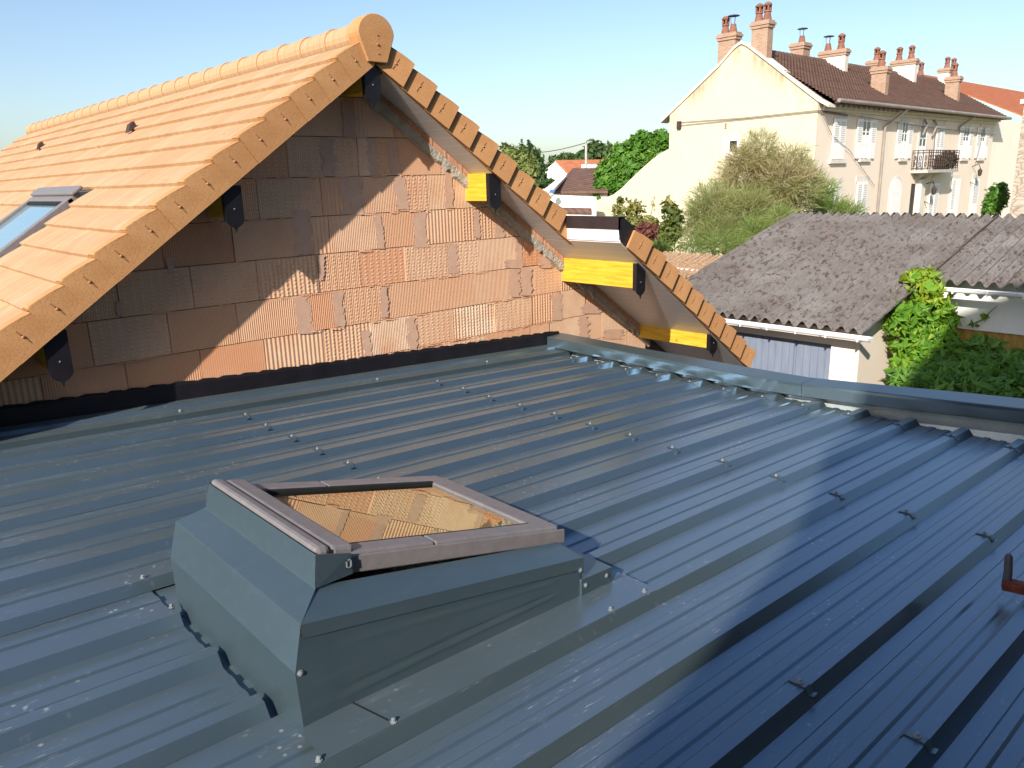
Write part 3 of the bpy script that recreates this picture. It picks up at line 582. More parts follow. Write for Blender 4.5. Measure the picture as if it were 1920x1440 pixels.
# zinc gutter along the low edge, and the coping over its outer wall (it bends outwards half way)
inn = [(5.474, WY-0.03), (5.425, 4.28), (5.385, 3.16), (5.44, 2.74), (5.585, 2.14), (5.705, 1.70), (5.80, 1.35), (6.90, -2.2), (7.2, -3.1)]
out = [(5.70, WY-0.03), (5.64, 4.28), (5.62, 3.40), (5.635, 2.78), (5.785, 2.25), (5.925, 1.84), (6.045, 1.42), (7.15, -2.2), (7.43, -3.1)]
def lerp(P, y):
    for (xa, ya), (xb, yb) in zip(P[:-1], P[1:]):
        if yb <= y <= ya: return xa+(xb-xa)*(y-ya)/(yb-ya)
    return P[-1][0]
mb = MB(); rows = []
for y in np.linspace(WY-0.06, -3.1, 60):
    xi, xo = lerp(inn, y), lerp(out, y)
    rows.append([(5.40, y, -1.74), (5.41, y, -1.86), (xo-0.15, y, -1.865), (xo-0.12, y, -1.78), (xo-0.108, y, -1.60)])
mb.sweep(rows, None); gt = mb.build('zinc_gutter', 'zinc', ext)
mb = MB(); c_ = onZ(1800, 785, -1.80)
for i in range(9):
    t = i/8; p = onZ(1806-18*t, 778+26*t, -1.80); mb.lathe((p[0], p[1], p[2]-0.045), [(0.013, 0), (0.012, 0.012), (0.004, 0.016)], 6)
mb.build('solder_seam', 'clip', gt)
mb = MB(); rows = []
for y in np.linspace(WY-0.03, -3.1, 40):
    xo = lerp(out, y); rows.append([(xo-0.012, y, GZ), (xo-0.012, y, -1.57), (xo-0.10, y, -1.57), (xo-0.10, y, GZ)])
mb.sweep(rows, None, True); mb.build('gutter_wall', 'pale', ext)
dents = [(5.05-0.27*i, 0.75+0.5*random.random()) for i in range(8)]
def coping(ya, yb):
    mb = MB(); rows = []; ny = max(8, int((ya-yb)*42))
    for i in range(ny+1):
        y = ya+(yb-ya)*i/ny; xi, xo = lerp(inn, y), lerp(out, y); row = [(xo, y, -1.60), (xo, y, -1.548), (xi+0.006, y, -1.553), (xi, y, -1.558)]
        for h in (0.02, 0.035, 0.05, 0.065, 0.08, 0.095):
            dx = 0.0
            for yd, am in dents:
                dx += 0.008*am*math.exp(-((y-yd)/0.035)**2 if y < yd else -((y-yd)/0.09)**2)*math.exp(-((h-0.088)/0.028)**2)
            row.append((xi+dx+0.003*math.sin(y*5), y, -1.558-h))
        row.append((xi+0.012, y, -1.660))
        rows.append(row)
    mb.sweep(rows, None); mb.add(rows[-1], [tuple(range(len(rows[-1])))]); return mb.build('coping', 'steel2', ext)
coping(WY-0.03, 2.742); coping(2.738, 1.05); coping(1.046, -3.1)
# fixing clips on the rib tops along the purlin lines
def clip_bm(x, n):
    y = P0+PITCH*n; mb = MB(); t = 0.0022; w = 0.013
    path = [(0.066, -0.016), (0.052, 0.0035), (0.0, 0.0035), (-0.012, -0.012), (-0.014, -0.016)]
    for (ya, ha), (yb, hb) in zip(path[:-1], path[1:]):
        mb.hexa([(x-w, y+ya, zr(x, ha)), (x+w, y+ya, zr(x, ha)), (x+w, y+yb, zr(x, hb)), (x-w, y+yb, zr(x, hb)), (x-w, y+ya, zr(x, ha)+t), (x+w, y+ya, zr(x, ha)+t), (x+w, y+yb, zr(x, hb)+t), (x-w, y+yb, zr(x, hb)+t)])
    mb.hexa([(x-w, y-0.014, zr(x, -0.017)), (x+w, y-0.014, zr(x, -0.017)), (x+w, y-0.028, zr(x, -0.012)), (x-w, y-0.028, zr(x, -0.012)), (x-w, y-0.014, zr(x, -0.014)), (x+w, y-0.014, zr(x, -0.014)), (x+w, y-0.028, zr(x, -0.010)), (x-w, y-0.028, zr(x, -0.010))])
    c = mb.build('fixing_clip', 'steel2', ext)
    mb = MB(); mb.lathe((x, y+0.024, zr(x, 0.005)), [(0.010, 0), (0.010, 0.003), (0.006, 0.004), (0.006, 0.012), (0.003, 0.013)], 6); mb.build('clip_screw', 'clip', c); return c
c0 = clip_bm(1.98, -1)
rr = random.Random(6)
for x, ns in ((1.98, [-3, -2, 0, 1, 8, 9, 10, 11, 12, 13]), (3.63, range(-3, 14)), (5.22, range(-1, 14))):
    for n in ns:
        xx = x+rr.uniform(-0.015, 0.015)+(0.03 if x < 2 and n > 7 else 0); dup(c0, (xx-1.98, PITCH*(n+1), -RS*(xx-1.98)), ext)

# ------------------------------------------------------------------ skylight on its steel kerb
sk = thing('skylight', (1.4, 2.2, zr(1.4, 0.0)), 'brown framed skylight on a blue grey sloping kerb, reflecting the brick gable', 'skylight')
YN, YF = 1.734, 2.685
zb = lambda x: zr(x, -0.038)
# flat apron round the kerb
mb = MB(); e = 0.003
def ztop(x): return zr(x, e)
mb.add([(0.90, 1.580, ztop(0.90)), (2.13, 1.580, ztop(2.13)), (2.13, YN+0.02, ztop(2.13)), (0.90, YN+0.02, ztop(0.90))], [(0, 1, 2, 3)])
mb.add([(2.0, YN-0.005, ztop(2.0)), (2.125, YN-0.005, ztop(2.125)), (2.125, YF+0.25, ztop(2.125)), (2.0, YF+0.25, ztop(2.0))], [(0, 1, 2, 3)])
mb.add([(0.60, YF-0.04, zr(0.60, -0.050)), (2.13, YF-0.04, zr(2.13, -0.039)), (2.13, 2.90, zr(2.13, -0.039)), (0.60, 2.90, zr(0.60, -0.050))], [(0, 1, 2, 3)])
mb.add([(0.745, 1.580, ztop(0.745)), (0.90, 1.580, ztop(0.90)), (0.90, YN+0.02, ztop(0.90)), (0.745, YN+0.02, ztop(0.745))], [(0, 1, 2, 3)])
mb.add([(0.60, YN-0.02, zr(0.60, -0.052)), (0.86, YN-0.02, zr(0.86, -0.052)), (0.86, YF-0.041, zr(0.86, -0.052)), (0.60, YF-0.041, zr(0.60, -0.052))], [(0, 1, 2, 3)])
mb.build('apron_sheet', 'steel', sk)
# upslope side: skirt, leaning panel, shoulder, upper box
ZBS = lambda x: zr(x, -0.053)
prow = lambda x, zn, zf, yn=YN, yf=YF-0.045: [(x, yn, zn), (x, yf, zf)]
A = (0.766, ZBS(0.766)); B = (0.757, -1.254); C_ = (0.787, -1.120); D_ = (0.878, -1.083); E_ = (0.895, -0.990)
mb = MB()
yk = {0: (YN, YF), 1: (YN, YF-0.02), 2: (YN, YF-0.035), 3: (1.815, 2.605), 4: (1.832, 2.585)}
rows = []
for i, (x, z) in enumerate((A, B, C_, D_, E_)): rows.append([(x, yk[i][0], z), (x, (yk[i][0]+yk[i][1])/2, z), (x, yk[i][1], z)])
mb.sweep(rows, None); mb.sweep([rows[-1], [(p[0]+0.004, p[1], p[2]-0.03) for p in rows[-1]]], None); mb.build('kerb_back', 'steel2', sk, bevel=0.002)
# long sides: shoulder, folded lip and tapering panel with pressed folds
X1 = 1.888
for side in (0, 1):
    yo, yi = (YN, 1.832) if side == 0 else (YF-0.035, 2.60); sg = 1 if side == 0 else -1
    mb = MB(); n = 30; rows = []
    for i in range(n+1):
        t = i/n; xo = C_[0]+(X1-C_[0])*t; zo = C_[1]+(-1.330-C_[1])*t; xi = D_[0]+(1.845-D_[0])*t; zi = D_[1]+(-1.290-D_[1])*t
        lip = 0.040+0.006*t; rows.append([(xi, yi, zi), (xo, yo, zo), (xo-0.002, yo-sg*0.003, zo-lip), (xo-0.002, yo+sg*0.002, zo-lip-0.0015)])
    mb.sweep(rows, None); mb.build('kerb_shoulder', 'steel2', sk)
    mb = MB(); rows = []; m = 22
    for i in range(n*2+1):
        t = i/(n*2); x = A[0]+(1.878-A[0])*t; zl = zr(x, 0.0)+(0.004 if side == 0 else 0.0); zh = C_[1]+(-1.330-C_[1])*t-0.034; row = []
        if t < 1e-6: zl = ZBS(x)
        for j in range(m+1):
            u = j/m; z = zl+(zh-zl)*u; off = 0.0
            f1 = 0.24-0.03*t+0.30*t*t if False else 0.15+0.25*t; f2 = 0.86-0.10*t
            env = max(0.0, min(1.0, (t-0.10)/0.08))*max(0.0, min(1.0, (0.90-t)/0.08))
            off += 0.011*env*(math.exp(-((u-f1)/0.045)**2)*(u-f1)/0.045*1.6)+0.009*env*(math.exp(-((u-f2)/0.045)**2)*(u-f2)/0.045*1.6)
            lean = -0.007*math.sin(math.pi*u)*(1-t)
            bx = float(np.interp(z, [A[1], B[1], C_[1]], [A[0], B[0], C_[0]])); row.append((bx*(1-t)+1.878*t, yo+sg*(0.004*min(1, t*10)+lean*min(1, t*12)+off*0.9), z))
        rows.append(row)
    mb.sweep(rows, None); mb.build('kerb_side', 'steel2', sk, smooth=True)
# low end with its small apron box
mb = MB(); mb.add([(X1, YN, -1.330), (X1, YF-0.035, -1.330), (X1-0.004, YF-0.035, zr(X1)), (X1-0.004, YN, zr(X1))], [(0, 1, 2, 3)])
mb.add([(1.845, 1.832, -1.290), (1.845, 2.60, -1.290), (X1, YF-0.035, -1.330), (X1, YN, -1.330)], [(0, 1, 2, 3)]); mb.build('kerb_front', 'steel2', sk)
mb = MB(); mb.hexa([(1.872, YN-0.004, zr(1.872)), (2.058, YN+0.004, zr(2.058)), (2.058, YF-0.06, zr(2.058)), (1.872, YF-0.03, zr(1.872)), (1.872, YN-0.004, zr(1.872, 0.070)), (2.055, YN+0.004, zr(2.055, 0.060)), (2.055, YF-0.06, zr(2.055, 0.060)), (1.872, YF-0.03, zr(1.872, 0.070))]); mb.build('apron_box', 'steel2', sk, bevel=0.002)
# brown clad window frame: its own slope of about fourteen degrees
WS = 0.245; FX0, FX1, FY0, FY1 = 0.905, 1.905, 1.842, 2.605
zw = lambda x, h=0.0: -1.005-WS*(x-FX0)+h
def wbox(x0, x1, y0, y1, h0, h1): 
    m2 = MB(); m2.hexa([(x0, y0, zw(x0, h0)), (x1, y0, zw(x1, h0)), (x1, y1, zw(x1, h0)), (x0, y1, zw(x0, h0)), (x0, y0, zw(x0, h1)), (x1, y0, zw(x1, h1)), (x1, y1, zw(x1, h1)), (x0, y1, zw(x0, h1))]); return m2
for y0, y1 in ((FY0, FY0+0.008), (FY1-0.008, FY1)):
    m2 = wbox(FX0+0.10, FX1, y0, y1, -0.066, -0.010); m2.build('frame_side_cover', 'clad', sk, bevel=0.005)
for y0, y1 in ((FY0+0.006, FY0+0.078), (FY1-0.078, FY1-0.006)):
    m2 = wbox(FX0+0.10, 1.315, y0, y1, -0.045, 0.0); m2.build('frame_rail', 'clad', sk, bevel=0.007)
    m2 = wbox(1.319, FX1-0.03, y0, y1, -0.045, 0.0); m2.build('frame_rail', 'clad', sk, bevel=0.007)
m2 = wbox(FX1-0.115, FX1-0.004, FY0+0.03, FY1-0.03, -0.05, -0.004); m2.build('frame_bottom_rail', 'clad', sk, bevel=0.008)
m2 = wbox(FX0, FX0+0.048, FY0+0.005, FY1-0.004, -0.05, 0.026); m2.build('frame_hood', 'clad', sk, bevel=0.015)
m2 = wbox(FX0+0.051, FX0+0.125, FY0+0.008, FY1-0.008, -0.05, 0.022); m2.build('frame_top_rail', 'clad', sk, bevel=0.012)
m2 = wbox(FX0+0.03, FX0+0.06, FY0+0.01, FY1-0.01, -0.05, 0.012); m2.build('hood_gap', 'gasket', sk)
mb = MB()
for x0, x1, y0, y1 in ((FX0+0.12, FX1-0.105, FY0+0.0785, FY0+0.089), (FX0+0.12, FX1-0.105, FY1-0.098, FY1-0.0785), (FX0+0.1255, FX0+0.14, FY0+0.08, FY1-0.08)):
    m2 = wbox(x0, x1, y0, y1, -0.03, -0.004); mb.add(m2.v, m2.f)
mb.build('glazing_seal', 'gasket', sk)
m2 = MB(); xa, xb, ya, yb = FX0+0.12, FX1-0.11, FY0+0.075, FY1-0.075
m2.add([(xa, ya, zw(xa, -0.016)), (xb, ya, zw(xb, -0.016)), (xb, yb, zw(xb, -0.016)), (xa, yb, zw(xa, -0.016))], [(0, 1, 2, 3)]); m2.build('glass_pane', 'glass', sk)
mb = MB()
mb.sweep([[(xa, ya, zw(xa, -0.03)), (xb, ya, zw(xb, -0.03)), (xb, yb, zw(xb, -0.03)), (xa, yb, zw(xa, -0.03))], [(xa, ya, zw(xa, -0.5)), (xb, ya, zw(xb, -0.5)), (xb, yb, zw(xb, -0.5)), (xa, yb, zw(xa, -0.5))]], None, True)
mb.add([(xa, ya, zw(xa, -0.5)), (xb, ya, zw(xb, -0.5)), (xb, yb, zw(xb, -0.5)), (xa, yb, zw(xa, -0.5))], [(0, 1, 2, 3)]); mb.build('inner_lining', 'stonetrim', sk)
# corner plate with its little latch
mb = MB(); mb.prism([(E_[0], 1.828, -0.990), (1.005, 1.828, -1.025), (1.005, 1.828, -1.090), (D_[0]+0.004, 1.816, -1.083)], (0, 0.004, 0)); mb.build('corner_plate', 'steel2', sk); mb = MB(); mb.prism([(E_[0], 2.590, -0.990), (1.005, 2.590, -1.025), (1.005, 2.590, -1.090), (D_[0], 2.6, -1.083)], (0, 0.004, 0)); mb.build('corner_plate', 'steel2', sk)
mb = MB()
for a in ((0.985, 0.988, -1.066, -1.040), (0.999, 1.002, -1.066, -1.040), (0.985, 1.002, -1.066, -1.063), (0.985, 1.002, -1.043, -1.040)): mb.box(a[0], a[1], 1.823, 1.829, a[2], a[3])
mb.build('latch', 'clip', sk)
# screws
def screw(x, y, z, nrm):
    mb = MB(); mb.lathe((0, 0, 0), [(0.010, 0), (0.010, 0.002), (0.0065, 0.003), (0.0065, 0.011), (0.003, 0.013)], 8)
    if nrm == 'y': mb.v = [(x+a, y-c*0.5, z+b) for a, b, c in mb.v]
    else: mb.v = [(x+a, y+b, z+c) for a, b, c in mb.v]
    mb.build('kerb_screw', 'clip', sk)
for px, py in ((738, 1353), (1208, 1109), (1145, 1143), (598, 1425)):
    d_ = ray(px, py); t = -(1.3875-0.004)/(d_[2]+RS*d_[0]); q = d_*t; screw(q[0], max(q[1], 1.588), zr(q[0], 0.003), 'z')
for px, py in ((322, 1140), (268, 1085)):
    d_ = ray(px, py); t = -1.3875/(d_[2]+RS*d_[0]); q = d_*t; screw(q[0], q[1], zr(q[0], 0.003), 'z')
for px, py, yy in ((563, 1262, YN-0.002), (1088, 1069, YN-0.002), (1137, 1079, YN-0.002), (1098, 1097, YN-0.004)): q = onY(px, py, yy); screw(q[0], q[1], q[2], 'y')
# ragged cut edge of the sheets above the kerb
mb = MB(); rr = random.Random(8)
for n in (4, 5, 6):
    pass
q = onZ(690, 1305, zr(0.95, 0.004))
mb.hexa([(0.915, 1.745, zr(0.915, 0.003)), (0.9185, 1.745, zr(0.9185, 0.003)), (0.953, 1.605, zr(0.953, 0.003)), (0.949, 1.605, zr(0.949, 0.003)), (0.915, 1.745, zr(0.915, 0.005)), (0.9185, 1.745, zr(0.9185, 0.005)), (0.953, 1.605, zr(0.953, 0.005)), (0.949, 1.605, zr(0.949, 0.005))]); mb.build('lap_gap', 'gasket', sk)

# rusty bracket lying at the right edge
q0 = onZ(1886, 1100, zr(3.1, 0.012)); br = thing('steel_bracket', tuple(q0), 'rusty red steel bracket with upright grey arm at the right edge', 'bracket')
mb = MB(); a = np.array([q0[0], q0[1], zr(q0[0], 0.022)]); bdir = np.array([0.20, -0.9, 0.0]); bdir /= np.linalg.norm(bdir); 
side = np.array([-bdir[1], bdir[0], 0]); rows = []
for t in (-0.012, 0.55):
    c = a+bdir*t; rows.append([c+side*0.028+np.array([0, 0, -0.014]), c+side*0.028+np.array([0, 0, 0.016]), c+side*0.016+np.array([0, 0, 0.022]), c+side*(-0.022)+np.array([0, 0, 0.022]), c+side*(-0.03)+np.array([0, 0, 0.012]), c+side*(-0.03)+np.array([0, 0, -0.014])])
mb.sweep(rows, None, True); mb.add(rows[0], [tuple(range(6))]); mb.build('bar', 'rust', br, bevel=0.003)
mb = MB(); mb.tube([a+np.array([0, 0, -0.012]), a+np.array([0, 0, 0.05]), a+np.array([0.004, 0.006, 0.112]), a+np.array([0.004, 0.006, 0.124])], [0.016, 0.015, 0.014, 0.006], 10); mb.build('upright_arm', 'greytube', br, smooth=True)
mb = MB(); c = a+bdir*0.07; mb.box(c[0]-0.004, c[0]+0.004, c[1]-0.005, c[1]+0.005, a[2]+0.018, a[2]+0.03); mb.build('rivet', 'clip', br)

# unseen house behind the viewpoint, outline shaped to cast the metal roof's shadow
oh = thing('shading_house', (-8, -5, GZ), 'unseen tall rendered house behind the viewpoint, shaped to shade the metal roof', 'house')
az = math.radians(SUN_AZ); uu = np.array([math.sin(az), math.cos(az)]); vv = np.array([-uu[1], uu[0]])
def UV(u, v, z): p = np.array([-4.0, -1.0])+uu*u+vv*v; return (p[0], p[1], z)
V0, HE = -2.25, 7.38
sil = [(0.75, GZ), (0.2, 0.6), (-0.278, 1.81), (-0.408, 2.1), (-0.53, 2.45), (-0.633, 2.74), (-0.70, 3.16), (-0.72, 3.49), (-0.90, 3.9), (-0.93, 4.3), (-2.2, 7.3), (-2.25, 7.38), (-5.5, 8.5), (-9.0, 7.3), (-9.0, GZ)]
mb = MB(); mb.prism([UV(0, v_, z_) for v_, z_ in sil], (-uu[0]*8, -uu[1]*8, 0)); mb.build('house_wall', 'taupe', oh)
mb = MB(); mb.box(-2.9, 10.5, -9.0, -3.12, GZ, 2.5); mb.build('reflection_block', 'darkblock', oh)  # added unseen block, keeps bright sky out of the rib face reflections
mb = MB(); mb.prism([UV(0.0, -2.2, 7.36), UV(0.0, -2.15, 7.46), UV(0.0, -5.5, 8.64), UV(0.0, -9.2, 7.36), UV(0.0, -9.2, 7.22), UV(0.0, -5.5, 8.52)], (-uu[0]*8.2, -uu[1]*8.2, 0)); mb.build('roof', 'browntile', oh)

# ------------------------------------------------------------------ ground
mb = MB(); mb.add([(-9000, -9000, GZ-0.02), (9000, -9000, GZ-0.02), (9000, 9000, GZ-0.02), (-9000, 9000, GZ-0.02)], [(0, 1, 2, 3)]); tag(mb.build('ground', 'grass'), None, None, kind='structure')
mb = MB(); mb.add([(7.2, -14, GZ), (34, -14, GZ), (34, 16, GZ), (7.2, 16, GZ)], [(0, 1, 2, 3)]); tag(mb.build('courtyard', 'gravel'), None, None, kind='structure')
mb = MB(); R0 = 3200
rows = []
for i in range(61):
    t = i/60; a = math.radians(20+70*t); x, y = R0*math.sin(a), R0*math.cos(a); h = 70+28*math.sin(t*9+0.6)+12*math.sin(t*23)+5*math.sin(t*61)
    rows.append([(x*0.93, y*0.93, GZ-2), (x*0.97, y*0.97, GZ+h*0.55), (x, y, GZ+h), (x*1.06, y*1.06, GZ+h*0.9), (x*1.2, y*1.2, GZ-2)])
mb.sweep(rows, None); tag(mb.build('hills', 'wood_hill', smooth=True), None, None, kind='structure')

# ------------------------------------------------------------------ garage with the corrugated roof
gar = thing('garage', (11.5, 5.5, GZ), 'low garage with dark mossy corrugated roof and blue grey doors', 'garage')
GX, GZE, GS = 9.8, -1.98, 0.27
zg = lambda x, h=0: GZE+GS*(x-GX)+h
GR = 14.35; PW = 0.177
def corr(xa, xb, ya, yb, lift=0.0):
    mb = MB(); ny = int((yb-ya)/PW*8); rows = []; rr = random.Random(int(xa*100)); nx = 3
    js = [rr.uniform(-0.006, 0.006) for _ in range(ny+1)]
    for i in range(nx+1):
        x = xa+(xb-xa)*i/nx
        rows.append([(x-(0.02*math.sin(j*0.31) if i == 0 else 0), ya+(yb-ya)*j/ny, zg(x, lift*(1-i/nx)+0.040*math.cos(2*math.pi*j/8)+js[j]*0.5)) for j in range(ny+1)])
    rows.insert(0, [(p[0], p[1], p[2]-0.014) for p in rows[0]])
    mb.sweep(rows, None)
    e = [(p[0], p[1], p[2]) for p in [r_[0] for r_ in rows[1:]]]; mb.add(e+[(p[0], p[1], p[2]-0.02) for p in e[::-1]], [tuple(range(2*len(e)))])
    return mb
Y0, Y1, YC, XC2 = 4.10, 7.62, 4.10, 11.55
m = corr(9.78, 11.34, Y0, Y1, 0.02); m2 = corr(11.2, 12.85, Y0, Y1, 0.02); m.add(m2.v, m2.f); m2 = corr(12.7, GR, Y0, Y1, 0.02); m.add(m2.v, m2.f)
m2 = corr(XC2, 12.9, -4.0, Y0, 0.02); m.add(m2.v, m2.f); m2 = corr(12.75, GR, -4.0, Y0, 0.02); m.add(m2.v, m2.f)
rows = []
for x, dz in ((GR-0.02, 0.0), (GR+2.6, -0.9)): rows.append([(x, -4+j*PW/8, zg(GR)+dz+0.040*math.cos(2*math.pi*j/8)) for j in range(int(11.62/PW*8))])
m.sweep(rows, None)
m.build('corrugated_roof', 'fibro', gar)
mb = MB(); mb.box(10.0, 10.2, 6.95, 7.35, GZ, -2.02); mb.box(10.0, 10.2, 4.28, 4.66, GZ, -2.02); mb.box(10.0, 10.2, 4.66, 6.95, -2.25, -2.02); mb.box(10.2, 14.4, 4.28, 4.48, GZ, -1.98); mb.box(10.2, 14.4, 7.15, 7.35, GZ, -1.98)
mb.prism([(10.0, 4.29, -2.021), (14.35, 4.29, -2.021), (14.35, 4.29, -0.84)], (0, 0.18, 0)); mb.prism([(10.0, 7.16, -2.021), (14.35, 7.16, -2.021), (14.35, 7.16, -0.84)], (0, 0.18, 0)); mb.build('garage_wall', 'garagewall', gar)
mb = MB(); mb.box(10.08, 10.13, 4.66, 5.22, GZ, -2.25); mb.box(10.075, 10.125, 5.225, 6.95, GZ, -2.25); mb.build('garage_door', 'bluedoor', gar)
mb = MB(); mb.box(9.985, 9.999, 4.30, 7.35, -2.165, -2.09); mb.build('lintel_band', 'stonetrim', gar)
def gutter(x, ya, yb, z):
    rows = [[(x+0.055*math.cos(t), y, z+0.055*math.sin(t)) for t in np.linspace(math.pi*0.95, 2*math.pi*1.02, 9)] for y in (ya, yb)]
    mb = MB(); mb.sweep(rows, None); mb.add(rows[0], [tuple(range(9))]); mb.add(rows[1], [tuple(range(8, -1, -1))]); mb.sweep([[(p[0]*1, p[1], p[2]) for p in rows[0]], [(p[0], p[1]+0.03, p[2]) for p in rows[0]]], None)
    mb.tube([(x-0.055, ya, z+0.004), (x-0.055, yb, z+0.004)], 0.008, 6)
    y = ya+0.15
    while y < yb: mb.box(x-0.060, x+0.0, y, y+0.015, z-0.062, z-0.054); mb.box(x-0.062, x-0.056, y, y+0.015, z-0.062, z+0.012); y += 0.42
    return mb.build('roof_gutter', 'white', gar)
gutter(9.73, 4.02, 7.6, -2.035); gutter(11.50, -4.0, 3.98, zg(11.55)-0.075)
mb = MB(); mb.box(11.86, 12.0, -4.0, 4.275, -2.18, -1.50); mb.build('upper_wall', 'whitewall', gar)
mb = MB(); rows = []
for z in (GZ, -2.185): rows.append([(11.90+0.012*math.cos(2*math.pi*j/6), -4+j*0.02, z) for j in range(int(8.27/0.02))])
mb.sweep(rows, None); mb.build('yellow_panel', 'yellowsheet', gar)

# ------------------------------------------------------------------ cream house
HX, HY, HXE = 32.48, 16.5, 54.6; YB, YRG = 24.05, 20.25; ZE = 2.86; ZR = 5.45
hs = (ZR-ZE-0.1)/(YRG-HY)
ch = thing('cream_house', (43, 20, GZ), 'long cream house with brown tiled roof and many chimneys', 'house')
mb = MB(); gp_ = [(HX, HY, GZ), (HX, YB, GZ), (HX, YB, 2.95), (HX, 21.35, 4.80), (HX, 20.62, 5.42), (HX, 20.25, 5.62), (HX, 19.85, 5.42), (HX, 18.9, 4.72), (HX, HY, 2.9)]
mb.prism(gp_, (0.05, 0, 0)); gw = mb.build('gable_wall', 'gable', ch)
mb = MB(); mb.box(HX+0.051, HXE, HY+0.001, HY+0.4, GZ, ZE); mb.box(HXE-0.4, HXE, HY+0.4, YB, GZ, ZE); mb.box(HX+0.35, HXE-0.4, YB-0.4, YB, GZ, ZE); mb.build('front_wall', 'pink', ch)
def cope(pts, w=0.16, up=0.12):
    mb = MB(); P = [np.array([HX-0.08, y, z]) for y, z in pts]; rows = []
    for i, p in enumerate(P):
        rows.append([p+np.array([0, 0, 0.0]), p+np.array([0, 0, up]), p+np.array([0.62, 0, up]), p+np.array([0.62, 0, 0])])
    mb.sweep(rows, None, True); mb.add(rows[0], [(0, 1, 2, 3)]); mb.add(rows[-1], [(3, 2, 1, 0)]); return mb.build('gable_coping', 'stonetrim', ch)
cope([(16.02, 2.60), (16.5, 2.86), (18.9, 4.66), (19.9, 5.40), (20.1, 5.52), (20.25, 5.58), (20.42, 5.52), (20.62, 5.40), (21.35, 4.78), (24.05, 2.90), (24.55, 2.55)])
mb = MB(); y0e = HY-0.55; z0e = ZE+0.02
rg0, rg1 = HX+0.3, onY(1757, 142, YRG)[0]
xe1 = HXE+0.6
NRW = 27
for i in range(NRW):
    t0_, t1_ = i/NRW, (i+1)/NRW; L0, L1 = y0e+(YRG-y0e)*t0_, y0e+(YRG-y0e)*t1_; h0_, h1_ = z0e+(ZR-z0e)*t0_+0.055, z0e+(ZR-z0e)*t1_; e0_, e1_ = xe1+(rg1-xe1)*t0_, xe1+(rg1-xe1)*t1_
    mb.add([(HX+0.1, L0, h0_-0.07), (e0_, L0, h0_-0.07), (e0_, L0, h0_), (HX+0.1, L0, h0_), (e1_, L1, h1_), (HX+0.1, L1, h1_)], [(0, 1, 2, 3), (3, 2, 4, 5)])
mb.add([(HX+0.3, 24.6, z0e), (xe1, 24.6, z0e), (rg1, YRG, ZR), (rg0, YRG, ZR)], [(3, 2, 1, 0)]); mb.add([(xe1, y0e, z0e), (xe1, 24.6, z0e), (rg1, YRG, ZR)], [(0, 1, 2)])
mb.add([(HX+0.3, y0e, z0e-0.12), (xe1, y0e, z0e-0.12), (xe1, 24.6, z0e-0.12), (HX+0.3, 24.6, z0e-0.12)], [(3, 2, 1, 0)]); mb.add([(HX+0.3, y0e, z0e-0.12), (xe1, y0e, z0e-0.12), (xe1, y0e, z0e), (HX+0.3, y0e, z0e)], [(0, 1, 2, 3)])
roof = mb.build('roof', 'browntile', ch)
mb = MB(); x = rg0
while x < rg1-0.1: mb.tube([(x, YRG, ZR-0.04), (x+0.36, YRG, ZR-0.02)], [0.11, 0.13], 8); x += 0.37
mb.build('ridge_tiles', 'browntile', roof)
mb = MB(); mb.tube([(HX+0.5, y0e-0.09, ZE+0.01), (xe1, y0e-0.09, ZE-0.03)], 0.085, 10); mb.build('roof_gutter', 'pipe', ch)
mb = MB(); mb.box(HX+0.36, HXE+0.03, HY-0.30, HY, ZE-0.22, ZE-0.1); mb.box(HX+0.36, HXE+0.02, HY-0.10, HY, ZE-0.36, ZE-0.22); x = HX+0.5
mb.build('cornice', 'stonetrim', ch)
while x < HX+7.5: mb = MB(); mb.box(x, x+0.09, HY-0.45, HY-0.30, ZE-0.21, ZE-0.1); x += 0.5; mb.build('rafter_end', 'pipe', ch)
mb = MB(); mb.tube([(40.05, y0e-0.09, ZE-0.05), (39.2, HY-0.14, ZE-0.75), (38.95, HY-0.10, 2.0), (38.98, HY-0.10, GZ)], 0.065, 8); mb.build('downpipe', 'pipe', ch)
mb = MB(); mb.tube([(49.3, y0e-0.09, ZE-0.05), (48.6, HY-0.12, ZE-0.6), (48.5, HY-0.1, 2.0)], 0.05, 8); mb.build('downpipe', 'pipe', ch)
mb = MB(); mb.box(HX+0.36, HX+1.1, HY-0.02, HY, ZE-0.36-1.3, ZE-0.36)
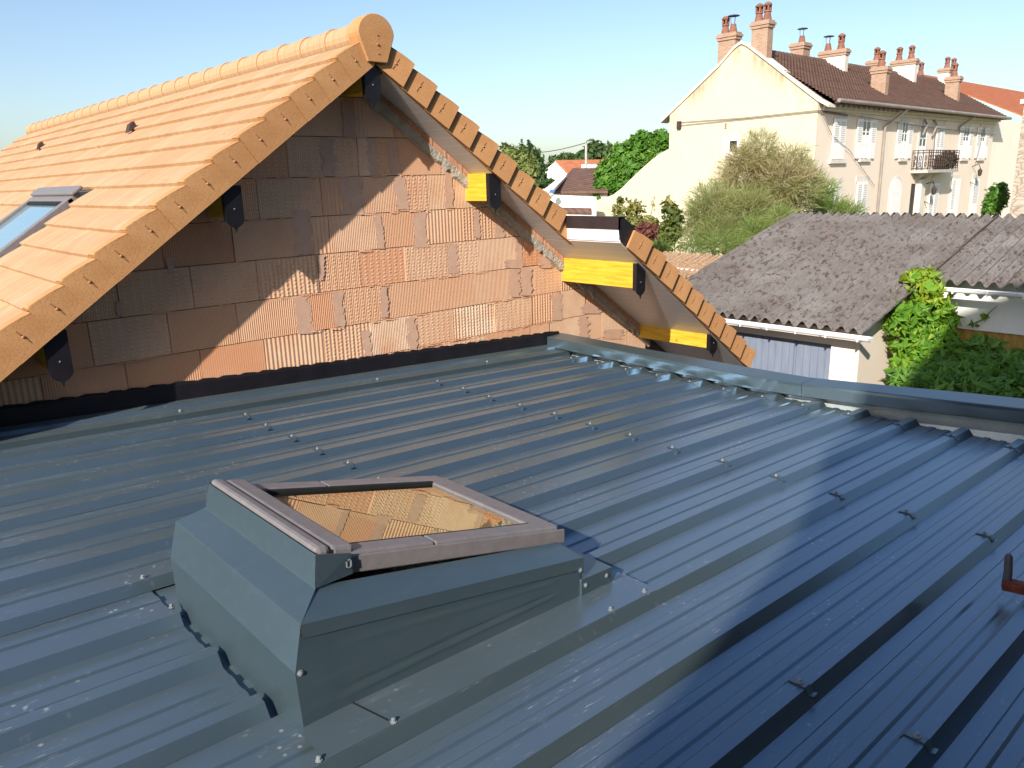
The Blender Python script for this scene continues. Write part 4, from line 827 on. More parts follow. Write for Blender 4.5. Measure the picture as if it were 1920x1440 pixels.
# windows with shutters
def louvre(x0, x1, z0, z1, name='shutter', y=HY, split=0.42, arch=False, par=None):
    mb = MB(); mb.box(x0, x1, y-0.07, y-0.03, z0, z1) if not arch else mb.prism([(x0, y-0.07, z0), (x1, y-0.07, z0)]+[((x0+x1)/2+(x1-x0)/2*math.cos(t), y-0.07, z1+(x1-x0)/2*math.sin(t)) for t in np.linspace(0, math.pi, 11)], (0, 0.04, 0))
    s_ = mb.build(name, 'shutter', par or ch)
    mb = MB(); z = z0+(z1-z0)*split; m = (z1-0.08-z)
    k_ = max(4, int(m/0.085))
    for i in range(k_):
        zz = z+m*i/k_; mb.box(x0+(x1-x0)*0.16, x1-(x1-x0)*0.16, y-0.073, y-0.0701, zz, zz+m/k_*0.55)
    if par is None: mb.build('louvre_slats', 'slatgap', s_)
    return s_
def window(x0, x1, z0, z1, sill=True):
    mb = MB(); mb.box(x0-0.14, x0, HY-0.03, HY, z0-0.02, z1+0.02); mb.box(x1, x1+0.14, HY-0.03, HY, z0-0.02, z1+0.02); mb.box(x0-0.14, x1+0.14, HY-0.032, HY, z1+0.02, z1+0.5)
    w = mb.build('window', 'stonetrim', ch)
    mb = MB(); mb.box(x0-0.12, x1+0.12, HY-0.12, HY, z0-0.16, z0-0.03); mb.build('window_sill', 'stonetrim', w)
    mb = MB(); mb.box(x0, x1, HY-0.012, HY-0.002, z0-0.02, z1+0.02); mb.build('window_pane', 'pane', w)
    mb = MB(); xm = (x0+x1)/2
    for a in (x0, xm-0.04, x1-0.07): mb.box(a, a+0.08, HY-0.026, HY-0.0121, z0-0.02, z1+0.02)
    for zz in (z0, z0+(z1-z0)*0.36, z0+(z1-z0)*0.68, z1-0.06): mb.box(x0, x1, HY-0.024, HY-0.0122, zz, zz+0.05)
    mb.box(x0+0.09, x1-0.09, HY-0.016, HY-0.0123, z0, z0+(z1-z0)*(0.45+0.2*random.random()))
    mb.build('window_frame', 'shutter', w); return w
W0, W1 = 0.58, 2.25
def closed(x0, x1, z0, z1, sp=0.42):
    mb = MB(); mb.box(x0-0.12, x1+0.12, HY-0.028, HY, z1, z1+0.28); mb.box(x0-0.16, x1+0.16, HY-0.12, HY, z0-0.26, z0-0.10); mb.build('window_surround', 'stonetrim', ch)
    xm = (x0+x1)/2; louvre(x0, xm-0.01, z0-0.08, z1, split=sp); louvre(xm+0.01, x1, z0-0.08, z1, split=sp)
closed(33.88, 35.05, 0.62, 2.22)
for x0, x1 in ((36.72, 37.56), (41.1, 41.82), (49.5, 50.45), (52.25, 53.15)):
    window(x0, x1, W0, W1); w = 0.55; louvre(x0-w-0.02, x0-0.02, W0-0.02, W1+0.03); louvre(x1+0.02, x1+w+0.02, W0-0.02, W1+0.03)
window(43.35, 44.3, 0.0, 2.25); closed(45.55, 46.6, 0.2, 2.2, 0.5)
closed(33.95, 34.95, -1.9, -0.55, 0.2); closed(36.65, 37.75, -2.6, -0.5, 0.3)
for x0, x1, arch in ((40.45, 41.7, True), (45.45, 46.7, True), (48.6, 49.6, False), (52.0, 53.1, False)):
    mb = MB(); hw = (x1-x0)/2; xm = (x0+x1)/2; zt_ = -1.05 if arch else -0.55
    if arch: mb.prism([(x0-0.14, HY-0.03, -3.4), (x1+0.14, HY-0.03, -3.4)]+[(xm+(hw+0.14)*math.cos(t), HY-0.03, zt_+(hw+0.14)*math.sin(t)) for t in np.linspace(0, math.pi, 13)], (0, 0.029, 0))
    else: mb.box(x0-0.14, x1+0.14, HY-0.03, HY-0.001, -3.4, zt_+0.2)
    dr = mb.build('door_surround', 'stonetrim', ch)
    if x0 < 41: louvre(x0, x1, -3.4, zt_, 'door', arch=True, split=0.97)
    elif arch: louvre(x0, xm-0.02, -3.4, zt_+0.3, 'shutter', split=0.05); louvre(xm+0.02, x1, -3.4, zt_+0.3, 'shutter', split=0.05)
    elif x0 < 50:
        louvre(x0, xm, -3.4, zt_, 'shutter'); mb = MB(); mb.box(xm, x1+0.4, HY-0.034, HY-0.0301, -3.4, zt_); mb.build('door', 'shutter', dr)
    else: louvre(x0, x1, -3.0, zt_-0.1, 'shutter')
mb = MB(); mb.box(43.0, 43.5, HY-0.02, HY-0.001, -3.4, -0.7); mb.build('door', 'dark', ch); mb = MB(); mb.box(43.55, 44.1, HY-0.3, HY-0.001, GZ, -0.5); mb.build('pilaster', 'stonetrim', ch)
# balcony
mb = MB(); mb.box(42.7, 46.9, HY-0.85, HY, -0.17, -0.02); mb.prism([(43.3, HY-0.6, -0.171), (43.3, HY, -0.171), (43.3, HY, -0.6)], (1.0, 0, 0)); bal = mb.build('balcony', 'concrete', ch)
mb = MB()
def bars(p, q, n):
    for i in range(n+1):
        c = np.array(p)+(np.array(q)-np.array(p))*i/n; mb.tube([c, c+np.array([0, 0, 0.95])], 0.022, 5)
        if i < n:
            mid = c+(np.array(q)-np.array(p))/n*0.5
            for zc in (0.28, 0.58): mb.tube([mid+np.array([0.11*math.cos(t), 0, zc+0.12*math.sin(t)]) for t in np.linspace(0, 6.28, 9)], 0.02, 4)
bars((42.75, HY-0.8, -0.02), (46.85, HY-0.8, -0.02), 14); bars((42.75, HY-0.8, -0.02), (42.75, HY, -0.02), 3); bars((46.85, HY-0.8, -0.02), (46.85, HY, -0.02), 3)
for z in (0.06, 0.82, 0.93): mb.tube([(42.75, HY, z), (42.75, HY-0.8, z), (46.85, HY-0.8, z), (46.85, HY, z)], 0.02, 5)
mb.build('balcony_railing', 'iron', bal)
for x in (43.7, 45.0):
    mb = MB(); mb.tube([(x, HY, 2.55), (x-0.1, HY-0.25, 2.2), (x-0.15, HY-0.1, 1.7)], 0.05, 6); mb.build('iron_bracket', 'pipe', ch)
# wall lamps and small fittings
for x, z in ((44.9, -0.75), (51.6, 0.1)):
    mb = MB(); mb.tube([(x, HY, z), (x, HY-0.35, z+0.12), (x, HY-0.45, z-0.12)], 0.025, 6); mb.lathe((x, HY-0.45, z-0.56), [(0.05, 0), (0.10, 0.08), (0.13, 0.30), (0.06, 0.40), (0.02, 0.44)], 6); mb.tube([(x, HY, z-0.9), (x+0.05, HY-0.3, z-1.05), (x+0.1, HY-0.3, z-0.8)], 0.025, 6); mb.build('wall_lantern', 'iron', ch)
# gable window, vent and wires
mb = MB(); mb.box(HX-0.03, HX, 20.10, 20.98, 0.66, 1.68); gwn = mb.build('window_surround', 'stonetrim', ch)
mb = MB(); mb.box(HX-0.034, HX-0.031, 20.22, 20.62, 1.02, 1.50); mb.build('window_pane', 'dark', gwn); mb = MB(); mb.box(HX-0.05, HX-0.035, 20.16, 20.24, 1.0, 1.52); mb.build('window_frame', 'shutter', gwn)
mb = MB(); 
for i in range(3): mb.box(HX-0.012, HX-0.001, 20.85, 20.95, 2.05+i*0.09, 2.11+i*0.09)
mb.build('air_vent', 'pot', ch)
mb = MB()
for z0, z1, z2 in ((2.52, 2.5, 2.5), (2.38, 2.44, 2.46)): mb.tube([(HX-0.06, 23.5, z0-0.02), (HX-0.06, 20, z1-0.04), (HX-0.06, HY-0.05, z2), (HX+2.5, HY-0.12, z2-0.1)], 0.014, 5)
mb.tube([(HX+0.05, HY-0.1, 2.45), (HX+1.2, HY-0.12, 1.5), (HX+3, HY-0.1, 0.9), (HX+5.9, HY-0.1, -0.7)], 0.012, 5); mb.tube([(HX-0.02, HY-0.12, 2.5), (44, HY-0.12, 2.1), (HXE, HY-0.12, 1.9)], 0.012, 5); mb.tube([(46.2, HY-0.1, 2.0), (45.2, HY-0.1, 1.85), (45.3, HY-0.1, -0.1)], 0.014, 5); mb.tube([(52.6, HY-0.1, 2.3), (51.8, HY-0.1, 0.2)], 0.014, 5)
mb.build('wall_wires', 'cable', ch)
mb = MB(); mb.box(HX-0.12, HX, 23.35, 23.55, 2.2, 2.56); mb.build('wire_anchor', 'iron', ch)
# chimneys
def pot(par, x, y, z, h=0.75, cowl=False, s=1.0):
    mb = MB()
    if not cowl:
        mb.lathe((x, y, z), [(0.20*s, 0), (0.13*s, h*0.45), (0.17*s, h*0.47), (0.15*s, h*0.55)], 10)
        for t in range(4):
            a = math.pi/4+t*math.pi/2; mb.box(x+0.12*s*math.cos(a)-0.035*s, x+0.12*s*math.cos(a)+0.035*s, y+0.12*s*math.sin(a)-0.035*s, y+0.12*s*math.sin(a)+0.035*s, z+h*0.52, z+h*0.82)
        mb.lathe((x, y, z+h*0.8), [(0.17*s, 0), (0.19*s, 0.05), (0.10*s, 0.14), (0.02*s, 0.17)], 10); return mb.build('chimney_pot', 'pot', par)
    mb.lathe((x, y, z), [(0.19*s, 0), (0.12*s, h*0.5), (0.10*s, h*0.5), (0.09*s, h*0.2)], 10); p = mb.build('chimney_pot', 'pot', par)
    mb = MB()
    for t in range(3): a = t*2.1; mb.tube([(x+0.1*math.cos(a), y+0.1*math.sin(a), z+h*0.45), (x+0.13*math.cos(a), y+0.13*math.sin(a), z+h*0.95)], 0.015, 4)
    mb.lathe((x, y, z+h*0.93), [(0.27*s, 0), (0.25*s, 0.03), (0.05, 0.07)], 10); mb.v = [v_ for v_ in mb.v]; mb.build('chimney_cowl', 'greytube', par); return p
def chimney(x0, x1, y0, y1, zb_, zt_, matn, pots):
    mb = MB(); mb.box(x0, x1, y0, y1, zb_, zt_-0.2); c = mb.build('chimney', matn, ch)
    mb = MB(); mb.box(x0-0.05, x1+0.05, y0-0.05, y1+0.05, zt_-0.2, zt_-0.08); mb.box(x0-0.09, x1+0.09, y0-0.09, y1+0.09, zt_-0.08, zt_+0.02); mb.box(x0-0.04, x1+0.04, y0-0.04, y1+0.04, zt_+0.02, zt_+0.10); mb.build('chimney_cap', 'oldbrick', c)
    if matn != 'oldbrick': mb = MB(); mb.box(x0-0.02, x1+0.02, y0-0.02, y1+0.02, zb_, zb_+0.0+0.01); 
    for x, y, cw in pots: pot(c, x, y, zt_+0.08, cowl=cw)
def rp(px, py):                       # point on the front roof slope
    d_ = ray(px, py); s_ = (ZR-z0e)/(YRG-y0e); t = (z0e-s_*y0e)/(d_[2]-s_*d_[1]); return d_*t
chimney(HX+0.012, HX+0.42, 20.60, 21.48, 4.6, 6.05, 'oldbrick', [(HX+0.2, 21.25, False), (HX+0.2, 20.85, True)])
chimney(HX+0.012, HX+0.45, 19.02, 19.80, 4.6, 6.30, 'oldbrick', [(HX+0.22, 19.6, False), (HX+0.22, 19.2, False)])
for px0, px1, pyb, pyt, matn, n, cw in ((1552, 1588, 135, 91, 'stonetrim', 2, 1), (1637, 1664, 178, 124, 'oldbrick', 1, 0), (1684, 1718, 155, 109, 'stonetrim', 2, 0), (1776, 1799, 190, 142, 'oldbrick', 1, 0)):
    b = rp(px1-4, pyb); dep = (RC@b)[2]; y0_ = b[1]; L_ = 1.35 if matn == 'stonetrim' else 0.72; W_ = 0.36
    zt_ = onY(px1-3, pyt+3, y0_)[2]
    x1_ = b[0]+0.28; x0_ = x1_-W_
    chimney(x0_, x1_, y0_, y0_+L_, b[2]-0.3, zt_, matn, [(x0_+W_/2, y0_+L_*(0.25 if n == 2 else 0.5), False)]+([(x0_+W_/2, y0_+L_*0.75, bool(cw))] if n == 2 else []))
for px, pyt, cw in ((1503, 85, True), (1643, 117, False), (1726, 139, False), (1775, 131, False), (1787, 130, False)):
    p = onY(px, pyt, 21.6); big = px in (1503, 1775)
    if px in (1503, 1643, 1775): chimney(p[0]-0.35, p[0]+0.35, 21.3, 22.0, 4.0, p[2], 'oldbrick' if px != 1775 else 'stonetrim', [(p[0], 21.6, cw)])
    else: pot(roof, p[0], 21.6, p[2]-0.1, 0.85)
# garden wall sweeping down from the gable
gwl = MB(); prof_ = [(24.05, 1.32), (24.6, 1.12), (25.2, 0.78), (25.8, 0.38), (26.4, -0.05), (27.0, -0.50), (27.6, -0.85), (28.3, -1.05), (29.2, -1.22), (31.5, -1.35)]
gwl.prism([(HX+0.02, y, z) for y, z in prof_]+[(HX+0.02, 31.5, GZ), (HX+0.02, 24.05, GZ)], (0.3, 0, 0)); tag(gwl.build('garden_wall', 'cream'), 'cream rendered garden wall curving down from the gable end', 'wall')

# ------------------------------------------------------------------ lesser buildings
st = thing('stone_building', (23.5, 3.5, GZ), 'rubble stone building at the right edge', 'building')
mb = MB(); mb.box(21.72, 27, -1.0, 6.0, GZ, 1.42); mb.build('stone_wall', 'stone', st); mb = MB(); mb.box(21.62, 27.1, -1.1, 6.06, 1.42, 1.52); mb.build('wall_cap', 'stonetrim', st)
mb = MB(); mb.tube([(22.0, 5.9, 1.5), (22.0, 5.9, 2.0)], 0.02, 6); mb.tube([(22.0, 5.9, 1.98), (22.0, 5.5, 2.05)], 0.015, 6); mb.build('aerial_pole', 'shutter', st)
a = at(1865, 343, 24); b = at(1890, 353, 24); mb = MB(); mb.prism([tuple(a), tuple(b), tuple(b+np.array([0, 0, -0.09])), tuple(a+np.array([0, 0, -0.09]))], (0.05, 0.03, 0)); tag(mb.build('white_beam', 'white'), 'short white sloping beam beside the stone building', 'beam')
oh2 = thing('orange_roof_house', (74, 20, GZ), 'pale house with bright orange tiled roof beyond the cream house', 'house')
mb = MB(); mb.box(66, 90, 21.5, 30, GZ, 3.45); mb.box(HXE, 66, 16.9, 24, GZ, 1.9) if False else None; mb.build('house_wall', 'cream', oh2)
mb = MB(); mb.box(HXE+0.05, 72, 16.7, 17.1, GZ, 2.75); mb.build('side_wall', 'pale', oh2)
e0 = at(1862, 222, 62); mb = MB(); mb.add([(63.5, 16.0, 2.7), (96, 16.0, 2.7), (96, 25.5, 7.1), (63.5, 25.5, 7.1)], [(0, 1, 2, 3)]); mb.add([(63.5, 16.0, 2.62), (96, 16.0, 2.62), (96, 25.5, 7.02), (63.5, 25.5, 7.02)], [(3, 2, 1, 0)]); mb.add([(63.5, 16, 2.62), (63.5, 16, 2.7), (63.5, 25.5, 7.1), (63.5, 25.5, 7.02)], [(0, 1, 2, 3)]); mb.build('roof', 'orangetile', oh2)
# low wall with canal tiles behind the garage
cw_ = thing('tiled_garden_wall', (13.5, 9.3, GZ), 'low white wall topped with old canal tiles behind the garage', 'wall')
A_, B_ = np.array([13.3, 10.4]), np.array([13.3, 8.9]); dv = (B_-A_)/np.linalg.norm(B_-A_); nv = np.array([dv[1], -dv[0]]); nv = nv if nv[0] > 0 else -nv
A_ = A_-dv*2.5; B_ = B_+dv*1.5
mb = MB(); mb.prism([(*A_, GZ), (*B_, GZ), (*B_, -1.86), (*A_, -1.80)], (nv[0]*0.3, nv[1]*0.3, 0)); mb.build('wall_body', 'whitewall', cw_)
mb = MB(); L_ = np.linalg.norm(B_-A_); n = int(L_/0.13)
for i in range(n):
    for r_, (o0, o1, z0_, z1_) in enumerate(((-0.2, 0.36, -1.90, -1.76), (0.2, 0.75, -1.77, -1.60))):
        c = A_+dv*(0.13*i+random.uniform(-.02, .02)); mb.tube([(*(c+nv*o0), z0_+random.uniform(-.015, .015)-0.06*i/n), (*(c+nv*o1), z1_-0.06*i/n)], [0.066, 0.052], 7)
mb.build('canal_tiles', 'canal', cw_)
# white wall with a strip of tiles, brown roofed house, red roofed house
a, b = at(1050, 366, 40), at(1118, 366, 40); wl = thing('white_boundary_wall', (30.5, 28, GZ), 'white boundary wall with tile strip in front of the brown roofed house', 'wall')
mb = MB(); mb.prism([(*at(1030, 0, 40)[:2], GZ), (*b[:2], GZ), (*b[:2], -0.92), (*at(1030, 0, 40)[:2], -0.80)], (0.2, 0.25, 0)); mb.build('wall_body', 'whitewall', wl)
mb = MB(); p0, p1 = at(1030, 397, 38.5), at(1110, 399, 38.5); mb.prism([tuple(p0), tuple(p1), tuple(p1+np.array([0.2, 0.2, 0.22])), tuple(p0+np.array([0.2, 0.2, 0.22]))], (0.05, 0.05, -0.12)); mb.build('tile_strip', 'browntile', wl)
bh = thing('brown_roof_house', (34, 33, GZ), 'small house with mossy dark brown tiled roof beyond the garden wall', 'house')
q = [at(1034, 359, 44), at(1140, 358, 43), at(1140, 315, 47), at(1074, 315, 48)]; mb = MB(); mb.add([tuple(p) for p in q]+[tuple(p-np.array([0, 0, 0.12])) for p in q], [(0, 1, 2, 3), (0, 4, 5, 1), (7, 6, 5, 4), (0, 3, 7, 4)]); mb.build('roof', 'browntile', bh)
q2 = [q[0]+np.array([0.25, 0.25, -0.12]), q[1]+np.array([0.25, 0.25, -0.12])]; mb = MB(); mb.prism([tuple(q2[0]), tuple(q2[1]), (*q2[1][:2], GZ), (*q2[0][:2], GZ)], (3, 3, 0)); mb.build('house_wall', 'pink', bh)
rh = thing('red_roof_house', (54, 50, GZ), 'far white gabled house with red tiled roof', 'house')
g = [at(1012, 332, 70), at(1062, 332, 70), at(1066, 323, 70), at(1042, 302, 70), at(1015, 325, 70)]; mb = MB(); mb.prism([(g[0][0], g[0][1], GZ), (g[1][0], g[1][1], GZ), tuple(g[2]), tuple(g[3]), tuple(g[4])], (10, -2.0, 0)); mb.build('house_wall', 'whitewall', rh)
r0, r1 = at(1041, 300, 70), at(1068, 326, 69.6); off = np.array([11, -2.2, 0]); mb = MB(); mb.prism([tuple(r0), tuple(r1), tuple(r1+np.array([0, 0, -0.15])), tuple(r0+np.array([0, 0, -0.15]))], off); mb.build('roof', 'redtile', rh)
c = at(1106, 316, 66); mb = MB(); mb.box(c[0]-0.5, c[0]+0.5, c[1]-0.5, c[1]+0.5, c[2]-2, c[2]+0.35); mb.build('chimney', 'whitewall', rh)
q = [at(1016, 358, 42), at(1036, 357, 42), at(1062, 330, 46), at(1052, 330, 46)]; mb = MB(); mb.prism([tuple(p) for p in q], (0.1, 0.1, -0.15)); tag(mb.build('white_canopy', 'white'), 'white sloping canopy sheet left of the brown roofed house', 'canopy')
q = [at(1030, 362, 41), at(1040, 361, 41), at(1040, 356, 41), at(1032, 356, 41)]; mb = MB(); mb.prism([tuple(p) for p in q], (0.3, 0.3, 0)); tag(mb.build('blue_tarpaulin', 'tarp'), 'small bright blue tarpaulin under the white canopy', 'tarpaulin')
# street lamp and wire
b0, b1 = at(1099, 340, 58), at(1099, 268, 58); lp = thing('street_lamp', (b0[0], b0[1], GZ), 'concrete lamp post with small lantern above the red roof', 'street lamp')
mb = MB(); mb.tube([(b1[0], b1[1], GZ), tuple(b1)], [0.14, 0.09], 8); mb.build('post', 'concrete', lp); h_ = at(1109, 262, 58); mb = MB(); mb.tube([tuple(b1), tuple(at(1101, 264, 58)), tuple(h_)], 0.045, 6); mb.lathe(tuple(h_-np.array([0, 0, 0.08])), [(0.05, 0), (0.22, 0.05), (0.18, 0.14), (0.03, 0.16)], 8); mb.build('lamp_head', 'greytube', lp)
mb = MB(); e0, e1 = at(1098, 268, 58), at(930, 279, 66); mb.tube([tuple(e0+(e1-e0)*t-np.array([0, 0, 0.5*math.sin(math.pi*t)])) for t in np.linspace(0, 1, 9)], 0.03, 4); tag(mb.build('overhead_wire', 'cable'), 'thin overhead wire running left from the lamp post', 'wire')

# ------------------------------------------------------------------ plants
def leaves(name, matn, parent, blobs, n, size, aspect=0.5, shell=0.55, droop=0.0, seed=1, origin=None, extra=None):
    r = np.random.default_rng(seed); B = np.array(blobs, float); w = (B[:, 3]*B[:, 4]*B[:, 5]); w = w/w.sum(); idx = r.choice(len(B), n, p=w); b = B[idx]
    d = r.normal(size=(n, 3)); d /= np.linalg.norm(d, axis=1)[:, None]; rad = (shell+(1-shell)*r.random(n))**0.8; rad *= 1+0.18*np.sin(d[:, 0]*7+idx)*np.sin(d[:, 2]*9+idx*2)
    c = b[:, :3]+d*b[:, 3:6]*rad[:, None]
    nrm = d*0.8+r.normal(size=(n, 3))*0.6+np.array([0, 0, 0.35]); nrm /= np.linalg.norm(nrm, axis=1)[:, None]
    t = r.normal(size=(n, 3))+np.array([0, 0, -droop]); t -= nrm*(t*nrm).sum(1)[:, None]; t /= np.linalg.norm(t, axis=1)[:, None]; s = np.cross(nrm, t); sz = size*(0.4+1.3*r.random(n)**1.5)[:, None]
    bend = nrm*sz*0.18
    V = np.stack([c-t*sz, c+s*sz*aspect-bend, c+t*sz*1.1-bend*0.6, c-s*sz*aspect-bend], 1).reshape(-1, 3)
    F = [(4*i, 4*i+1, 4*i+2, 4*i+3) for i in range(n)]
    o = ORIG[parent.name] if parent is not None else np.array(origin, float)
    me = bpy.data.meshes.new(name); me.from_pydata((V-o).tolist(), [], F); me.materials.append(MAT[matn])
    ca = me.color_attributes.new('leaf', 'FLOAT_COLOR', 'CORNER'); clump = r.random(len(B))[idx]; val = np.clip(0.25*clump+0.6*r.random(n)+(0.0 if extra is None else extra(c, r)), 0, 1)
    buf = np.ones((n, 4, 4)); buf[:, :, 0] = val[:, None]; buf[:, :, 1] = r.random(n)[:, None]; ca.data.foreach_set('color', buf.ravel())
    ob = bpy.data.objects.new(name, me); col.objects.link(ob)
    if parent is not None: ob.parent = parent
    else: ob.location = o
    ORIG[ob.name] = o; return ob
def limbs(parent, base, tips, r0, matn='bark', name='trunk', seed=2):
    rr = random.Random(seed); mb = MB(); base = np.array(base, float)
    for tp in tips:
        tp = np.array(tp, float); n = 5; pts = [base+(tp-base)*(i/n)+np.array([rr.uniform(-1, 1), rr.uniform(-1, 1), rr.uniform(-.4, .8)])*np.linalg.norm(tp-base)*0.05*math.sin(math.pi*i/n) for i in range(n+1)]
        mb.tube(pts, [r0*(1-0.8*i/n) for i in range(n+1)], 6)
    return mb.build(name, matn, parent)
def blobs_px(lst, depth):      # px, py, rx_px, ry_px, (depth offset)
    out = []
    for a in lst:
        dp = depth+(a[4] if len(a) > 4 else 0); p = at(a[0], a[1], dp); s = dp/FPX; out.append((p[0], p[1], p[2], a[2]*s, a[2]*s, a[3]*s))
    return out
def sprays(name, matn, parent, blobs, n, length, width, seed=1, up=0.6, extra=None, k=4):
    r = np.random.default_rng(seed); B = np.array(blobs, float); w = B[:, 3]*B[:, 4]*B[:, 5]; w = w/w.sum(); idx = r.choice(len(B), n, p=w); b = B[idx]
    d = r.normal(size=(n, 3)); d /= np.linalg.norm(d, axis=1)[:, None]; rad = (0.35+0.65*r.random(n)); c = b[:, :3]+d*b[:, 3:6]*rad[:, None]
    g = d*0.9+r.normal(size=(n, 3))*0.45+np.array([0, 0, up]); g /= np.linalg.norm(g, axis=1)[:, None]
    Vs, Fs, vals = [], [], []; o = ORIG[parent.name]
    for j in range(k):
        e = g+r.normal(size=(n, 3))*0.35; e /= np.linalg.norm(e, axis=1)[:, None]; L = length*(0.5+0.8*r.random(n))[:, None]; s = np.cross(e, r.normal(size=(n, 3))); s /= np.linalg.norm(s, axis=1)[:, None]
        b0 = c+r.normal(size=(n, 3))*length*0.15; tip = b0+e*L+np.array([0, 0, -0.12])*L
        Vs.append(np.stack([b0-s*width*0.5, b0+s*width*0.5, (b0+tip)/2+s*width*0.6+np.array([0, 0, 0.05])*L, tip, (b0+tip)/2-s*width*0.6+np.array([0, 0, 0.05])*L], 1).reshape(-1, 3)); vals.append(np.clip(0.35*np.random.default_rng(seed+5).random(len(B))[idx]+0.55*r.random(n)+(0 if extra is None else extra(c, r)), 0, 1))
    V = np.concatenate(Vs); N = n*k; F = [(5*i, 5*i+1, 5*i+2, 5*i+3, 5*i+4) for i in range(N)]; val = np.concatenate(vals)
    me = bpy.data.meshes.new(name); me.from_pydata((V-o).tolist(), [], F); me.materials.append(MAT[matn]); ca = me.color_attributes.new('leaf', 'FLOAT_COLOR', 'CORNER'); buf = np.ones((N, 5, 4)); buf[:, :, 0] = val[:, None]; ca.data.foreach_set('color', buf.ravel())
    ob = bpy.data.objects.new(name, me); col.objects.link(ob); ob.parent = parent; ORIG[ob.name] = o; return ob
# tamarisk
tb = at(1395, 470, 20); tm = thing('tamarisk_tree', (tb[0], tb[1], GZ), 'feathery pinkish green tamarisk in front of the cream gable', 'tree')
BT = blobs_px([(1425, 285, 34, 40), (1395, 300, 30, 30), (1480, 305, 35, 35), (1400, 335, 60, 45, 0.6), (1470, 340, 60, 45), (1510, 350, 35, 40), (1340, 390, 50, 45), (1400, 400, 55, 45, -0.5), (1320, 405, 35, 35), (1450, 385, 45, 30, 0.8), (1300, 440, 35, 35), (1350, 445, 50, 40, -0.6), (1400, 440, 50, 30, -0.4), (1460, 415, 40, 28, -0.2)], 20)
pinkish = lambda c, r: np.where(c[:, 2] > -0.2, 0.25, 0.0)+np.where(r.random(len(c)) > 0.8, 0.3, 0.0)
sprays('crown', 'tama', tm, BT, 6800, 0.28, 0.009, 3, 0.55, pinkish)
limbs(tm, (tb[0], tb[1], GZ), [tuple(at(px, py, 20)) for px, py in ((1425, 290), (1470, 330), (1505, 350), (1350, 390), (1400, 330), (1320, 410), (1450, 400), (1440, 350))], 0.11)
tb = at(1560, 400, 21.5); tg = thing('green_tamarisk', (tb[0], tb[1], GZ), 'slender green tamarisk right of the large pinkish one', 'tree')
sprays('crown', 'tamag', tg, blobs_px([(1545, 360, 18, 28), (1530, 385, 22, 28), (1560, 395, 26, 20), (1590, 400, 22, 14)], 21.5), 520, 0.36, 0.012, 4, 0.8)
limbs(tg, (tb[0], tb[1], GZ), [tuple(at(px, py, 21.5)) for px, py in ((1545, 345), (1530, 380), (1565, 390))], 0.05)
tb = at(1370, 470, 17.5); gb = thing('green_broom_bush', (tb[0], tb[1], GZ), 'bright green feathery bush at the foot of the tamarisk', 'bush')
sprays('foliage', 'tamag', gb, blobs_px([(1300, 462, 22, 18), (1350, 458, 26, 22), (1415, 432, 26, 26), (1240, 470, 20, 18), (1460, 412, 18, 26), (1385, 465, 26, 18)], 17.5), 560, 0.26, 0.008, 6, 0.8, lambda c, r: r.normal(size=len(c))*0.25)
limbs(gb, (tb[0], tb[1], GZ), [tuple(at(px, py, 17.5)) for px, py in ((1330, 440), (1380, 440), (1270, 460), (1450, 420))], 0.04)
# shrubs left of it
tb = at(1175, 440, 18.5); f1 = thing('yellowish_shrub', (tb[0], tb[1], GZ), 'sparse yellowish leafy shrub in front of the curved wall', 'shrub')
leaves('foliage', 'fig', f1, blobs_px([(1165, 375, 12, 12), (1190, 390, 22, 16), (1160, 395, 18, 14), (1180, 415, 32, 18), (1225, 385, 6, 16), (1200, 420, 40, 18)], 18.5), 1500, 0.062, 0.55, 0.15, 0.3, 11, extra=lambda c, r: 0.15)
limbs(f1, (tb[0], tb[1], GZ), [tuple(at(px, py, 18.5)) for px, py in ((1160, 368), (1195, 380), (1228, 366), (1175, 400))], 0.03)
tb = at(1255, 450, 18); f2 = thing('dark_leafy_shrub', (tb[0], tb[1], GZ), 'darker leafy shrub between the red bush and the tamarisk', 'shrub')
leaves('foliage', 'fig', f2, blobs_px([(1255, 385, 16, 14), (1262, 405, 22, 22), (1255, 435, 26, 26), (1235, 460, 28, 20)], 18), 1500, 0.065, 0.55, 0.2, 0.25, 12, extra=lambda c, r: np.where(c[:, 2] > -0.7, 0.2, -0.1))
limbs(f2, (tb[0], tb[1], GZ), [tuple(at(px, py, 18)) for px, py in ((1255, 375), (1265, 390), (1240, 430))], 0.03)
tb = at(1212, 450, 16.5); f3 = thing('red_leaved_bush', (tb[0], tb[1], GZ), 'round dark red leaved bush behind the roof verge', 'bush')
leaves('foliage', 'plum', f3, blobs_px([(1213, 433, 24, 18), (1200, 445, 20, 14)], 16.5), 1100, 0.05, 0.5, 0, 0.4, 13); limbs(f3, (tb[0], tb[1], GZ), [tuple(at(px, py, 16.5)) for px, py in ((1213, 430), (1200, 440))], 0.03)
# broad-leaved tree behind the curved wall
tb = at(1190, 350, 44); hz = thing('broadleaf_tree', (tb[0], tb[1], GZ), 'dense glossy green tree behind the curved garden wall', 'tree')
leaves('crown', 'dgreen', hz, blobs_px([(1235, 268, 22, 24), (1205, 275, 28, 28), (1175, 295, 30, 28), (1220, 300, 34, 30), (1145, 325, 28, 28), (1185, 325, 34, 28), (1135, 352, 22, 20), (1165, 350, 30, 20), (1120, 365, 18, 14)], 44), 11000, 0.19, 0.5, 0.5, 0.5, 14)
limbs(hz, (tb[0], tb[1], GZ), [tuple(at(px, py, 44)) for px, py in ((1235, 270), (1205, 280), (1150, 320), (1180, 320))], 0.16)
